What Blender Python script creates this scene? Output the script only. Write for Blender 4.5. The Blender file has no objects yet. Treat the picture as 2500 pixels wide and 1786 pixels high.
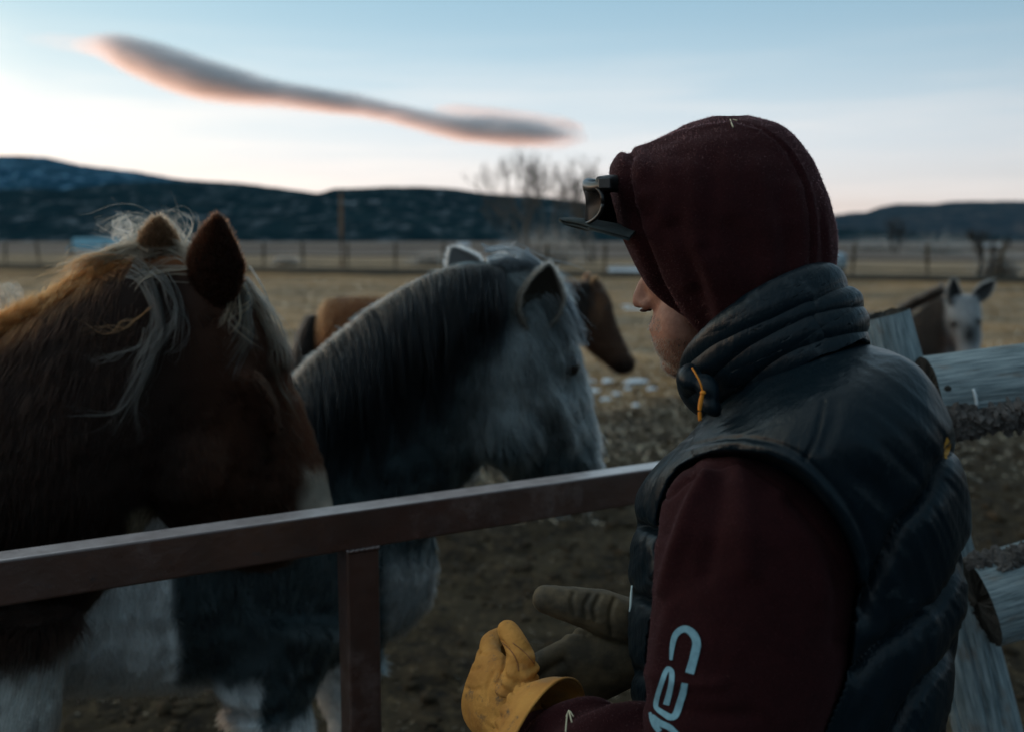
import bpy, math, random
import numpy as np
from mathutils import Vector, Matrix
from mathutils.bvhtree import BVHTree

# ---------------------------------------------------------------- camera, sky, sun, exposure
scene = bpy.context.scene
F = 2430.0; W0, H0 = 2500.0, 1786.0
CAM = np.array([0.0, 0.0, 1.60])
HORIZON = 588.0
PITCH = math.atan((H0/2 - HORIZON)/F)

cam_data = bpy.data.cameras.new('camera')
cam = bpy.data.objects.new('camera', cam_data)
scene.collection.objects.link(cam)
cam.location = CAM
cam.rotation_euler = (math.pi/2 - PITCH, 0, 0)
cam_data.sensor_width = 36.0
cam_data.lens = 36.0*F/W0
cam_data.clip_start = 0.05
cam_data.clip_end = 60000
cam_data.dof.use_dof = True
cam_data.dof.focus_distance = 1.22
cam_data.dof.aperture_fstop = 3.6
scene.camera = cam

world = bpy.data.worlds.new('World'); scene.world = world
world.use_nodes = True
wn = world.node_tree; wn.nodes.clear()
def wnode(t, **k):
    n = wn.nodes.new(t)
    for a, b in k.items(): setattr(n, a, b)
    return n
def wl(a, b): wn.links.new(a, b)
tc = wnode('ShaderNodeTexCoord')
sep = wnode('ShaderNodeSeparateXYZ'); wl(tc.outputs['Generated'], sep.inputs[0])
ramp = wnode('ShaderNodeValToRGB')
cr = ramp.color_ramp; cr.interpolation = 'B_SPLINE'
stops = [(0.0, (0.74,0.58,0.50)), (0.030, (0.80,0.67,0.59)), (0.055, (0.78,0.74,0.71)), (0.090, (0.70,0.735,0.755)),
         (0.14, (0.50,0.62,0.69)), (0.20, (0.33,0.50,0.61)), (0.27, (0.235,0.40,0.525)), (0.42, (0.29,0.42,0.50)), (0.70, (0.41,0.52,0.575)), (1.0, (0.43,0.52,0.56))]
while len(cr.elements) < len(stops): cr.elements.new(0.5)
for e, (p, c) in zip(cr.elements, stops): e.position = p; e.color = (*c, 1)
wl(sep.outputs['Z'], ramp.inputs[0])
# west is brighter than east after sunset: direction of the afterglow
glow = wnode('ShaderNodeVectorMath', operation='DOT_PRODUCT'); wl(tc.outputs['Generated'], glow.inputs[0])
glow.inputs[1].default_value = Vector((-0.90, 0.42, 0.04)).normalized()
gd = wnode('ShaderNodeMapRange'); wl(glow.outputs['Value'], gd.inputs[0])
gd.inputs[1].default_value = -1.0; gd.inputs[2].default_value = 1.0
gm = wnode('ShaderNodeValToRGB'); wl(gd.outputs[0], gm.inputs[0]); gm.color_ramp.interpolation = 'B_SPLINE'
gs_ = [(0.0, (.38, .47, .52)), (0.30, (.46, .53, .57)), (0.50, (.86, .87, .89)), (0.71, (1.0, 1.0, 1.0)), (0.88, (1.24, 1.18, 1.12)), (0.95, (2.5, 1.9, 1.45)), (1.0, (5.0, 3.5, 2.4))]
while len(gm.color_ramp.elements) < len(gs_): gm.color_ramp.elements.new(.5)
for e, (p, c) in zip(gm.color_ramp.elements, gs_): e.position = p; e.color = (*[v/8 for v in c], 1)
# thin streaky veil clouds in the lower sky
mp = wnode('ShaderNodeMapping'); wl(tc.outputs['Generated'], mp.inputs[0]); mp.inputs['Scale'].default_value = (2.2, 2.2, 26); mp.inputs['Rotation'].default_value = (0.0, -0.05, 0)
nz = wnode('ShaderNodeTexNoise'); wl(mp.outputs[0], nz.inputs['Vector']); nz.inputs['Scale'].default_value = 1.6; nz.inputs['Detail'].default_value = 5
nr = wnode('ShaderNodeMapRange'); wl(nz.outputs['Fac'], nr.inputs[0]); nr.inputs[1].default_value = 0.45; nr.inputs[2].default_value = 0.75; nr.inputs[3].default_value = 0.0; nr.inputs[4].default_value = 0.75
mx = wnode('ShaderNodeMix', data_type='RGBA'); wl(nr.outputs[0], mx.inputs[0]); wl(ramp.outputs[0], mx.inputs[6]); mx.inputs[7].default_value = (0.95,0.86,0.80,1)
# veil only near the horizon
vz = wnode('ShaderNodeMapRange'); wl(sep.outputs['Z'], vz.inputs[0]); vz.inputs[1].default_value = 0.02; vz.inputs[2].default_value = 0.20; vz.inputs[3].default_value = 1.0; vz.inputs[4].default_value = 0.0
vm = wnode('ShaderNodeMath', operation='MULTIPLY'); wl(nr.outputs[0], vm.inputs[0]); wl(vz.outputs[0], vm.inputs[1]); wl(vm.outputs[0], mx.inputs[0])
mul = wnode('ShaderNodeVectorMath', operation='MULTIPLY'); wl(mx.outputs[2], mul.inputs[0]); wl(gm.outputs[0], mul.inputs[1])
bg = wnode('ShaderNodeBackground'); wl(mul.outputs[0], bg.inputs[0]); bg.inputs[1].default_value = 6.6
wo = wnode('ShaderNodeOutputWorld'); wl(bg.outputs[0], wo.inputs[0])

# the sun has set: it stands under the horizon behind the mountains and only reaches the high cloud
sun_data = bpy.data.lights.new('sun', 'SUN'); sun = bpy.data.objects.new('sun', sun_data)
scene.collection.objects.link(sun)
sun_data.energy = 3.7; sun_data.angle = math.radians(2.0); sun_data.color = (1.0, 0.55, 0.36)
SUN_EL, SUN_AZ = math.radians(-9.0), math.radians(-30)
sd = Vector((math.sin(SUN_AZ)*math.cos(SUN_EL), math.cos(SUN_AZ)*math.cos(SUN_EL), math.sin(SUN_EL)))
sun.rotation_euler = sd.to_track_quat('Z', 'Y').to_euler()

scene.view_settings.view_transform = 'Standard'
scene.view_settings.look = 'None'
scene.view_settings.exposure = 0.60
scene.view_settings.gamma = 1.0
scene.render.engine = 'CYCLES'
scene.cycles.use_denoising = True
scene.cycles.max_bounces = 5; scene.cycles.diffuse_bounces = 3; scene.cycles.glossy_bounces = 2
scene.cycles.transparent_max_bounces = 12; scene.cycles.volume_bounces = 1
scene.cycles.caustics_reflective = False; scene.cycles.caustics_refractive = False
scene.cycles_curves.shape = 'RIBBONS' if hasattr(scene, 'cycles_curves') else None

rng = np.random.default_rng(7)
random.seed(7)

# ---------------------------------------------------------------- helpers
cp, sp_ = math.cos(PITCH), math.sin(PITCH)
def ray(px, py):
    u = (px - W0/2)/F; v = -(py - H0/2)/F
    # camera axes in the world: right (1,0,0), up (0,sp,cp), forward (0,cp,-sp)
    return np.array([u, cp + v*sp_, -sp_ + v*cp])
def P(px, py, y):
    d = ray(px, py); return CAM + d*(y/d[1])
def Pz(px, py, z):
    d = ray(px, py); return CAM + d*((z - CAM[2])/d[2])
def proj(V):
    D = np.asarray(V) - CAM
    x = D[..., 0]; up = D[..., 1]*sp_ + D[..., 2]*cp; fw = D[..., 1]*cp - D[..., 2]*sp_
    fw = np.where(np.abs(fw) < 1e-6, 1e-6, fw)
    return np.stack([W0/2 + F*x/fw, H0/2 - F*up/fw], -1)
def nrm(v):
    v = np.asarray(v, float); return v/(np.linalg.norm(v, axis=-1, keepdims=True) + 1e-12)

def _hash(ix, iy, iz, seed):
    h = (ix.astype(np.int64)*374761393 + iy.astype(np.int64)*668265263 + iz.astype(np.int64)*2147483647 + seed*1274126177) & 0xffffffff
    h = ((h ^ (h >> 13))*1274126177) & 0xffffffff
    return ((h ^ (h >> 16)) & 0xffff)/65535.0
def vnoise(p, seed=0):
    p = np.asarray(p, float); i = np.floor(p); f = p - i; f = f*f*(3 - 2*f)
    ix, iy, iz = i[:, 0], i[:, 1], i[:, 2]; r = 0
    for a in (0, 1):
        for b in (0, 1):
            for c in (0, 1):
                w = (f[:, 0] if a else 1-f[:, 0])*(f[:, 1] if b else 1-f[:, 1])*(f[:, 2] if c else 1-f[:, 2])
                r = r + w*_hash(ix+a, iy+b, iz+c, seed)
    return r*2 - 1
def fbm(p, oct=4, seed=0):
    p = np.asarray(p, float); r = 0; a = 1.0; s = 0
    for k in range(oct):
        r = r + a*vnoise(p*(2**k) + 17.3*k, seed+k); s += a; a *= 0.5
    return r/s

def sstep(a, b, x):
    t = np.clip((x - a)/(b - a), 0, 1); return t*t*(3 - 2*t)
def catmull(K, n):
    K = np.asarray(K, float); m = len(K)
    if m == 2:
        t = np.linspace(0, 1, n)[:, None]; return K[0]*(1-t) + K[1]*t
    E = np.vstack([2*K[0]-K[1], K, 2*K[-1]-K[-2]])
    T = np.linspace(0, m-1, n); i = np.minimum(T.astype(int), m-2); t = (T - i)[:, None]
    p0, p1, p2, p3 = E[i], E[i+1], E[i+2], E[i+3]
    return 0.5*((2*p1) + (-p0+p2)*t + (2*p0-5*p1+4*p2-p3)*t**2 + (-p0+3*p1-3*p2+p3)*t**3)
def seg_dist(Q, poly, closed=False):
    poly = np.asarray(poly, float); Q = np.asarray(Q, float)
    if closed: poly = np.vstack([poly, poly[:1]])
    best = np.full(len(Q), 1e9)
    for a, b in zip(poly[:-1], poly[1:]):
        ab = b - a; t = np.clip(((Q - a)@ab)/(ab@ab + 1e-12), 0, 1)
        best = np.minimum(best, np.linalg.norm(Q - (a + t[:, None]*ab), axis=1))
    return best
def inside(Q, poly):
    poly = np.asarray(poly, float); x, y = Q[:, 0], Q[:, 1]; r = np.zeros(len(Q), bool)
    j = len(poly) - 1
    for i in range(len(poly)):
        xi, yi = poly[i]; xj, yj = poly[j]
        r ^= ((yi > y) != (yj > y)) & (x < (xj-xi)*(y-yi)/((yj-yi) + 1e-12) + xi)
        j = i
    return r

class G:                                                     # a bag of geometry
    def __init__(s, V=None, Fc=None):
        s.V = np.zeros((0, 3)) if V is None else np.asarray(V, float); s.F = [] if Fc is None else list(Fc)
    def add(s, o):
        k = len(s.V); s.V = np.vstack([s.V, o.V]) if len(s.V) else o.V.copy(); s.F += [tuple(i + k for i in f) for f in o.F]; return s
def loft3(C, A, B, ns=32, n=None, caps=True, pw=2.0):
    C, A, B = (np.asarray(q, float) for q in (C, A, B))
    if n: C, A, B = catmull(C, n), catmull(A, n), catmull(B, n)
    m = len(C); th = np.linspace(0, 2*math.pi, ns, endpoint=False)
    c, s = np.cos(th), np.sin(th)
    if pw != 2.0:
        c = np.sign(c)*np.abs(c)**(2/pw); s = np.sign(s)*np.abs(s)**(2/pw)
    V = (C[:, None] + A[:, None]*c[None, :, None] + B[:, None]*s[None, :, None]).reshape(-1, 3)
    Fc = [(r*ns+k, r*ns+(k+1) % ns, (r+1)*ns+(k+1) % ns, (r+1)*ns+k) for r in range(m-1) for k in range(ns)]
    if caps:
        V = np.vstack([V, C[0], C[-1]]); a = m*ns; b = a+1
        Fc += [(a, (k+1) % ns, k) for k in range(ns)] + [(b, (m-1)*ns+k, (m-1)*ns+(k+1) % ns) for k in range(ns)]
    g = G(V, Fc); g.shape = (m, ns); return g
def rows3(rows):
    """rows (lx,ly,rx,ry, y_left, y_right, half_depth, lift) -> centres and half axes in the world"""
    C, A, B = [], [], []
    for r in rows:
        lx, ly, rx, ry, yl, yr, t = r[:7]; lift = r[7] if len(r) > 7 else 0
        L, R = P(lx, ly, yl), P(rx, ry, yr); c = (L+R)/2; a = (R-L)/2
        d = nrm(c - CAM); d = nrm(d - nrm(a)*(d@nrm(a)))
        C.append(c); A.append(a); B.append(d*t - np.array([0, 0, lift]))
    return C, A, B
def loftp(rows, ns=48, n=None, caps=True, pw=2.0):
    """loft through the rows; each ring is then narrowed so that its outline, not its middle, meets the two given points"""
    C, A, B = (np.array(q, float) for q in rows3(rows)); th = np.linspace(0, 2*math.pi, 72, endpoint=False)
    c, s = np.cos(th), np.sin(th); c, s = np.sign(c)*np.abs(c)**(2/pw), np.sign(s)*np.abs(s)**(2/pw)
    for i, r in enumerate(rows):
        L, R = np.array(r[0:2], float), np.array(r[2:4], float); w = np.linalg.norm(R-L); e = (R-L)/w
        for _ in range(8):
            q = (proj(C[i] + A[i]*c[:, None] + B[i]*s[:, None]) - L)@e; lo, hi = q.min(), q.max()
            k = w/(hi-lo); a = nrm(A[i]); pxm = np.linalg.norm(proj((C[i]+a*.01)[None]) - proj(C[i][None]))/.01
            C[i] = C[i] + a*((w/2 - (lo+hi)/2)/pxm); A[i] = A[i]*min(max(k, .6), 1.5)**.9
    return loft3(C, A, B, ns=ns, n=n, caps=caps, pw=pw)
def ball(c, r, q=None, nu=20, nv=12):
    r = np.array([r]*3 if np.isscalar(r) else r, float); V = [(0, 0, 1)]; Fc = []
    for i in range(1, nv):
        a = math.pi*i/nv
        for k in range(nu): b = 2*math.pi*k/nu; V.append((math.sin(a)*math.cos(b), math.sin(a)*math.sin(b), math.cos(a)))
    V.append((0, 0, -1)); V = np.array(V)*r
    Fc += [(0, 1+k, 1+(k+1) % nu) for k in range(nu)]
    for i in range(nv-2):
        Fc += [(1+i*nu+k, 1+(i+1)*nu+k, 1+(i+1)*nu+(k+1) % nu, 1+i*nu+(k+1) % nu) for k in range(nu)]
    e = len(V)-1; o = 1+(nv-2)*nu
    Fc += [(e, o+(k+1) % nu, o+k) for k in range(nu)]
    if q is not None: V = V@np.asarray(q, float)             # rows of q: the local axes in the world
    return G(V + np.asarray(c, float), Fc)
def frame(d, up=(0, 0, 1)):
    d = nrm(d); s = np.cross(d, up)
    if np.linalg.norm(s) < 1e-3: s = np.cross(d, (1, 0, 0.1))
    s = nrm(s); u = np.cross(s, d); return d, s, u
def tube(pts, rad, ns=10, n=None, caps=True, squash=1.0, up=(0, 0, 1)):
    K = np.asarray(pts, float); R = np.asarray([rad]*len(K) if np.isscalar(rad) else rad, float)
    if n: KR = catmull(np.hstack([K, R[:, None]]), n); K, R = KR[:, :3], KR[:, 3]
    T = np.gradient(K, axis=0); A = []; B = []
    for t, r in zip(T, R):
        _, s, u = frame(t, up); A.append(s*r); B.append(u*r*squash)
    return loft3(K, A, B, ns=ns, caps=caps)
def box(c, hx, hy, hz, q=None):
    V = np.array([(x, y, z) for z in (-1, 1) for y in (-1, 1) for x in (-1, 1)], float)*(hx, hy, hz)
    if q is not None: V = V@np.asarray(q, float)
    return outward(G(V + np.asarray(c, float), [(0, 2, 3, 1), (4, 5, 7, 6), (0, 1, 5, 4), (2, 6, 7, 3), (0, 4, 6, 2), (1, 3, 7, 5)]))

def normals(g):
    V = g.V; N = np.zeros_like(V)
    by = {}
    for f in g.F: by.setdefault(len(f), []).append(f)
    for k, fs in by.items():
        fs = np.array(fs)
        n = np.cross(V[fs[:, 1]]-V[fs[:, 0]], V[fs[:, 2]]-V[fs[:, 0]])
        if k == 4: n = n + np.cross(V[fs[:, 2]]-V[fs[:, 0]], V[fs[:, 3]]-V[fs[:, 0]])
        for j in range(k): np.add.at(N, fs[:, j], n)
    return nrm(N)
def outward(g):
    """make sure the normals of a closed piece point out"""
    V = g.V; vol = 0.0
    for f in g.F:
        for j in range(1, len(f)-1): vol += np.dot(V[f[0]], np.cross(V[f[j]], V[f[j+1]]))
    if vol < 0: g.F = [tuple(reversed(f)) for f in g.F]
    return g
def me_from(g, name='mesh'):
    me = bpy.data.meshes.new(name)
    me.from_pydata([tuple(v) for v in g.V.tolist()], [], g.F); me.update()
    return me
def fuse(gs, voxel, smooth=4, fac=0.5):
    g = G()
    for o in gs: g.add(outward(o))
    me = me_from(g); ob = bpy.data.objects.new('fuse', me); scene.collection.objects.link(ob)
    m = ob.modifiers.new('r', 'REMESH'); m.mode = 'VOXEL'; m.voxel_size = voxel; m.adaptivity = 0
    if smooth: s = ob.modifiers.new('s', 'SMOOTH'); s.iterations = smooth; s.factor = fac
    dg = bpy.context.evaluated_depsgraph_get(); dg.update()
    ev = ob.evaluated_get(dg).to_mesh()
    V = np.empty(len(ev.vertices)*3); ev.vertices.foreach_get('co', V)
    Fc = [tuple(p.vertices) for p in ev.polygons]
    ob.evaluated_get(dg).to_mesh_clear(); bpy.data.objects.remove(ob); bpy.data.meshes.remove(me)
    return G(V.reshape(-1, 3), Fc)
def weld(me):
    pass
def obj(name, g, mat=None, parent=None, smooth=True, cols=None, sub=0, solid=0, shared=None, bevel=0):
    me = shared or me_from(g, name)
    if not shared:
        if smooth: me.polygons.foreach_set('use_smooth', [True]*len(me.polygons))
        if mat: me.materials.append(mat)
        if cols is not None:
            at = me.color_attributes.new('coat', 'FLOAT_COLOR', 'POINT')
            at.data.foreach_set('color', np.hstack([cols, np.ones((len(cols), 1))]).astype(np.float32).ravel())
    o = bpy.data.objects.new(name, me); scene.collection.objects.link(o)
    if solid: m = o.modifiers.new('thick', 'SOLIDIFY'); m.thickness = solid; m.offset = 0
    if bevel: m = o.modifiers.new('edge', 'BEVEL'); m.width = bevel; m.segments = 3; m.limit_method = 'ANGLE'; m.harden_normals = False
    if sub: m = o.modifiers.new('sub', 'SUBSURF'); m.levels = sub; m.render_levels = sub
    if parent: put(o, parent)
    return o
def put(o, parent):
    o.parent = parent
    o.matrix_parent_inverse = parent.matrix_basis.inverted()      # keeps world coordinates of the part
def empty(name, loc=(0, 0, 0)):
    o = bpy.data.objects.new(name, None); o.location = loc; o.empty_display_size = 0.1; scene.collection.objects.link(o); return o
def tag(o, label=None, cat=None, group=None, kind=None):
    if label: o['label'] = label
    if cat: o['category'] = cat
    if group: o['group'] = group
    if kind: o['kind'] = kind
    return o
def bvh(g): return BVHTree.FromPolygons([tuple(v) for v in g.V.tolist()], g.F)
def hit(px, py, tree, off=0.0, y=None):
    """the point of a surface seen at a photo position, raised a little off it"""
    d = nrm(ray(px, py)); h = tree.ray_cast(Vector(CAM), Vector(d))
    if h[0] is None: return P(px, py, y) if y else None
    return np.array(h[0]) - d*off
def strands(name, Pts, rad, mat, parent, cols=None, kind=None):
    """Pts (n, k, 3) hair strands, rad (n,k) or scalar tip taper"""
    n, k, _ = Pts.shape
    cu = bpy.data.hair_curves.new(name); cu.add_curves([k]*n)
    cu.attributes['position'].data.foreach_set('vector', Pts.astype(np.float32).ravel()) if 'position' in cu.attributes else None
    R = np.broadcast_to(rad, (n, k)).astype(np.float32)
    ra = cu.attributes.get('radius') or cu.attributes.new('radius', 'FLOAT', 'POINT')
    ra.data.foreach_set('value', R.ravel())
    if cols is not None:
        C = np.broadcast_to(cols if cols.ndim == 3 else cols[:, None, :], (n, k, 3))
        ca = cu.attributes.new('hcol', 'FLOAT_COLOR', 'POINT')
        ca.data.foreach_set('color', np.concatenate([C, np.ones((n, k, 1))], -1).astype(np.float32).ravel())
    cu.materials.append(mat)
    o = bpy.data.objects.new(name, cu); scene.collection.objects.link(o)
    if parent: put(o, parent)
    if kind: o['kind'] = kind
    return o
def sample(g, n, weight=None, rs=rng):
    """random points on a surface: positions, normals, vertex indices used for colours"""
    T = []
    for f in g.F:
        for j in range(1, len(f)-1): T.append((f[0], f[j], f[j+1]))
    T = np.array(T); V = g.V; N = normals(g)
    ar = np.linalg.norm(np.cross(V[T[:, 1]]-V[T[:, 0]], V[T[:, 2]]-V[T[:, 0]]), axis=1)
    if weight is not None: ar = ar*weight[T[:, 0]]
    i = rs.choice(len(T), n, p=ar/ar.sum()); t = T[i]
    a = rs.random((n, 2)); fl = a.sum(1) > 1; a[fl] = 1 - a[fl]; w = np.stack([1-a.sum(1), a[:, 0], a[:, 1]], 1)
    p = (V[t]*w[:, :, None]).sum(1); nn = nrm((N[t]*w[:, :, None]).sum(1))
    return p, nn, t[:, 0]

# ---------------------------------------------------------------- materials
def mat(name): 
    m = bpy.data.materials.new(name); m.use_nodes = True; nt = m.node_tree
    return m, nt, nt.nodes['Principled BSDF']
def nd(nt, t, **k):
    n = nt.nodes.new(t)
    for a, b in k.items():
        if a.startswith('i_'): n.inputs[a[2:]].default_value = b
        else: setattr(n, a, b)
    return n
def mixcol(nt, fac, a, b):
    m = nt.nodes.new('ShaderNodeMix'); m.data_type = 'RGBA'
    for s, v in ((m.inputs[0], fac), (m.inputs[6], a), (m.inputs[7], b)):
        if hasattr(v, 'links') or hasattr(v, 'is_output'): nt.links.new(v, s)
        elif np.isscalar(v): s.default_value = v
        else: s.default_value = (*v, 1) if len(v) == 3 else v
    return m.outputs[2]
def noisef(nt, scale, detail=4, lo=0.4, hi=0.6, vec=None, stretch=None, rough=0.55, coord='Object'):
    if vec is None:
        t = nt.nodes.new('ShaderNodeTexCoord'); vec = t.outputs[coord]
    if stretch is not None:
        mpp = nt.nodes.new('ShaderNodeMapping'); mpp.inputs['Scale'].default_value = stretch; nt.links.new(vec, mpp.inputs[0]); vec = mpp.outputs[0]
    n = nt.nodes.new('ShaderNodeTexNoise'); n.inputs['Scale'].default_value = scale; n.inputs['Detail'].default_value = detail; n.inputs['Roughness'].default_value = rough
    nt.links.new(vec, n.inputs['Vector'])
    r = nt.nodes.new('ShaderNodeMapRange'); r.inputs[1].default_value = lo; r.inputs[2].default_value = hi; r.clamp = True
    nt.links.new(n.outputs['Fac'], r.inputs[0]); return r.outputs[0]
def bumpn(nt, bs, h, strength=0.4, dist=0.002):
    b = nt.nodes.new('ShaderNodeBump'); b.inputs['Strength'].default_value = strength; b.inputs['Distance'].default_value = dist
    nt.links.new(h, b.inputs['Height']); nt.links.new(b.outputs[0], bs.inputs['Normal']); return b
def simple(name, c, c2=None, scale=20, rough=0.7, spec=0.3, bump=None, bscale=200, metal=0, stretch=None, sheen=0, lo=.35, hi=.65):
    m, nt, bs = mat(name)
    bs.inputs['Roughness'].default_value = rough; bs.inputs['Specular IOR Level'].default_value = spec; bs.inputs['Metallic'].default_value = metal
    if c2 is None: c2 = tuple(x*0.75 for x in c)
    nt.links.new(mixcol(nt, noisef(nt, scale, 5, lo, hi, stretch=stretch), c, c2), bs.inputs['Base Color'])
    if bump: bumpn(nt, bs, noisef(nt, bscale, 3, 0.2, 0.8, stretch=stretch), 0.5, bump)
    if sheen: bs.inputs['Sheen Weight'].default_value = sheen; bs.inputs['Sheen Roughness'].default_value = 0.6
    return m
def coatmat(name, rough=0.75, mult=1.0):
    m, nt, bs = mat(name); a = nd(nt, 'ShaderNodeAttribute', attribute_name='coat')
    v = nd(nt, 'ShaderNodeVectorMath', operation='SCALE'); nt.links.new(a.outputs['Color'], v.inputs[0]); v.inputs['Scale'].default_value = mult
    nt.links.new(v.outputs[0], bs.inputs['Base Color']); bs.inputs['Roughness'].default_value = rough; bs.inputs['Specular IOR Level'].default_value = 0.15
    return m
def hairmat(name, rough=0.45, transl=0.35):
    m = bpy.data.materials.new(name); m.use_nodes = True; nt = m.node_tree; nt.nodes.clear()
    a = nd(nt, 'ShaderNodeAttribute', attribute_name='hcol')
    h = nd(nt, 'ShaderNodeBsdfHairPrincipled'); h.parametrization = 'COLOR' if hasattr(h, 'parametrization') else None
    nt.links.new(a.outputs['Color'], h.inputs['Color']); h.inputs['Roughness'].default_value = rough; h.inputs['IOR'].default_value = 1.25; h.inputs['Radial Roughness'].default_value = 0.6
    o = nd(nt, 'ShaderNodeOutputMaterial'); nt.links.new(h.outputs[0], o.inputs[0]); return m
M_hair = hairmat('hair_strands')
M_coat = coatmat('coat_skin', mult=0.8)
HAZE = 1.0e-5
# ================================================================ THE SETTING
# ---- ground: one sheet, fine near the gate (trampled mud), coarse towards the hills
def ground_z(x, y):
    q = np.stack([x, y, np.zeros_like(x)], 1)
    d = np.hypot(x, y)
    near = 1 - sstep(14, 30, d)
    z = near*(0.018*fbm(q*7.0, 3, 3) + 0.020*np.abs(fbm(q*3.1, 3, 5)) + 0.02*fbm(q*1.0, 2, 9))
    z += 0.10*fbm(q*0.06, 2, 11)*sstep(15, 60, d)
    # low bank under the far fence
    fx = 38 + (60-38)*(19.5 - x)/50.5
    z += 0.28*np.exp(-((y - fx)/1.6)**2)
    return z
ang = np.concatenate([np.linspace(-180/62, -.9, 60)[:-1], np.linspace(-.9, .9, 400), np.linspace(.9, 180/62, 60)[1:]]); rr = np.concatenate([np.linspace(0.0, 12, 340), np.geomspace(12.1, 200, 190), np.geomspace(205, 12000, 40)])
AA, RR = np.meshgrid(ang*math.radians(62), rr, indexing='ij')
gx, gy = (RR*np.sin(AA)).ravel(), (RR*np.cos(AA)).ravel()
gz = ground_z(gx, gy)
na, nr_ = len(ang), len(rr)
gf = [(i*nr_+j, (i+1)*nr_+j, (i+1)*nr_+j+1, i*nr_+j+1) for i in range(na-1) for j in range(nr_-1)]
gg = G(np.stack([gx, gy, gz], 1), [tuple(reversed(f)) for f in gf])
m, nt, bs = mat('pasture_ground')
geo = nd(nt, 'ShaderNodeNewGeometry'); sx = nd(nt, 'ShaderNodeSeparateXYZ'); nt.links.new(geo.outputs['Position'], sx.inputs[0])
def mr(v, a, b, c=0.0, d=1.0):
    r = nt.nodes.new('ShaderNodeMapRange'); nt.links.new(v, r.inputs[0]); r.interpolation_type = 'SMOOTHSTEP'
    for k, x in enumerate((a, b, c, d)): r.inputs[k+1].default_value = x
    return r.outputs[0]
def mth(op, a, b):
    n = nt.nodes.new('ShaderNodeMath'); n.operation = op
    for s, v in zip(n.inputs, (a, b)):
        if np.isscalar(v): s.default_value = v
        else: nt.links.new(v, s)
    return n.outputs[0]
pos = geo.outputs['Position']
mud = mixcol(nt, noisef(nt, 6, 6, .38, .62, pos, rough=.65), (0.012, 0.009, 0.006), (0.042, 0.029, 0.016))
mud = mixcol(nt, noisef(nt, 1.6, 4, .45, .62, pos), mud, (0.045, 0.034, 0.020))
mud = mixcol(nt, noisef(nt, 22, 5, .52, .68, pos, (1, .7, 1), .7), mud, (0.085, 0.060, 0.032))
mud = mixcol(nt, noisef(nt, 9, 5, .55, .66, pos, rough=.7), mud, (0.012, 0.010, 0.008))
grass = mixcol(nt, noisef(nt, 1.2, 7, .3, .7, pos, (1, .5, 1), .7), (0.195, 0.105, 0.044), (0.40, 0.235, 0.108))
grass = mixcol(nt, noisef(nt, 0.22, 3, .42, .62, pos, (1, 1.8, 1)), grass, (0.115, 0.078, 0.042))
patch = noisef(nt, 0.5, 4, .35, .65, pos, (1, 1.6, 1))
nearf = mth('ADD', mr(sx.outputs['Y'], 6.0, 14.5), mth('MULTIPLY', mth('SUBTRACT', patch, 0.5), 0.55))
fclamp = mr(nearf, 0.2, 0.8)
col = mixcol(nt, fclamp, mud, grass)
# beyond the fence: a pale strip, then grey sage scrub, then darker pasture
fenceline = mth('ADD', mth('MULTIPLY', sx.outputs['X'], 0.435), sx.outputs['Y'])      # about 46.5 along the fence
strip = mixcol(nt, noisef(nt, 0.5, 4, .35, .65, pos), (0.34, 0.235, 0.14), (0.22, 0.155, 0.10))
col = mixcol(nt, mr(fenceline, 47.2, 48.5), col, strip)
scrub = mixcol(nt, noisef(nt, 0.03, 6, .35, .65, pos, (1, .35, 1), .7), (0.11, 0.088, 0.078), (0.22, 0.165, 0.13))
col = mixcol(nt, mr(fenceline, 82, 105), col, scrub)
dark = mixcol(nt, noisef(nt, .15, 4, .4, .7, pos), (0.020, 0.017, 0.012), (0.04, 0.03, 0.02))
bank = mth('MULTIPLY', mr(fenceline, 43.5, 45.5), mr(fenceline, 48.0, 46.8))
col = mixcol(nt, bank, col, dark)
nt.links.new(col, bs.inputs['Base Color']); bs.inputs['Roughness'].default_value = 0.95; bs.inputs['Specular IOR Level'].default_value = 0.1
bumpn(nt, bs, noisef(nt, 25, 5, .2, .8, pos), 0.6, 0.02)
go = obj('ground', gg, m); tag(go, kind='structure')

# ---- clods of mud and dung lying about the pen, tufts of dry grass
n = 14000
cx = rng.uniform(-8, 8.5, n); cy = 2.4 + 11*rng.random(n)**1.3
cz = ground_z(cx, cy); V = []; Fc = []
base = ball((0, 0, 0), 1, nu=6, nv=4)
for x, y, z, r in zip(cx, cy, cz, rng.gamma(2.0, 0.004, n) + 0.005):
    j = base.V*(r*rng.uniform(.8, 1.6), r*rng.uniform(.8, 1.6), r*rng.uniform(.4, .9))*(1 + .25*rng.standard_normal((len(base.V), 1)))
    k = len(V)*len(base.V); V.append(j + (x, y, z + r*.2)); Fc += [tuple(i+k for i in f) for f in base.F]
M_clod = simple('clod', (0.055, 0.040, 0.025), (0.022, 0.016, 0.010), 3, rough=.95, spec=.1)
o = obj('dirt_clods', G(np.vstack(V), Fc), M_clod); tag(o, 'loose dark clods of mud scattered over the trampled pen', 'dirt', kind='stuff')
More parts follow.
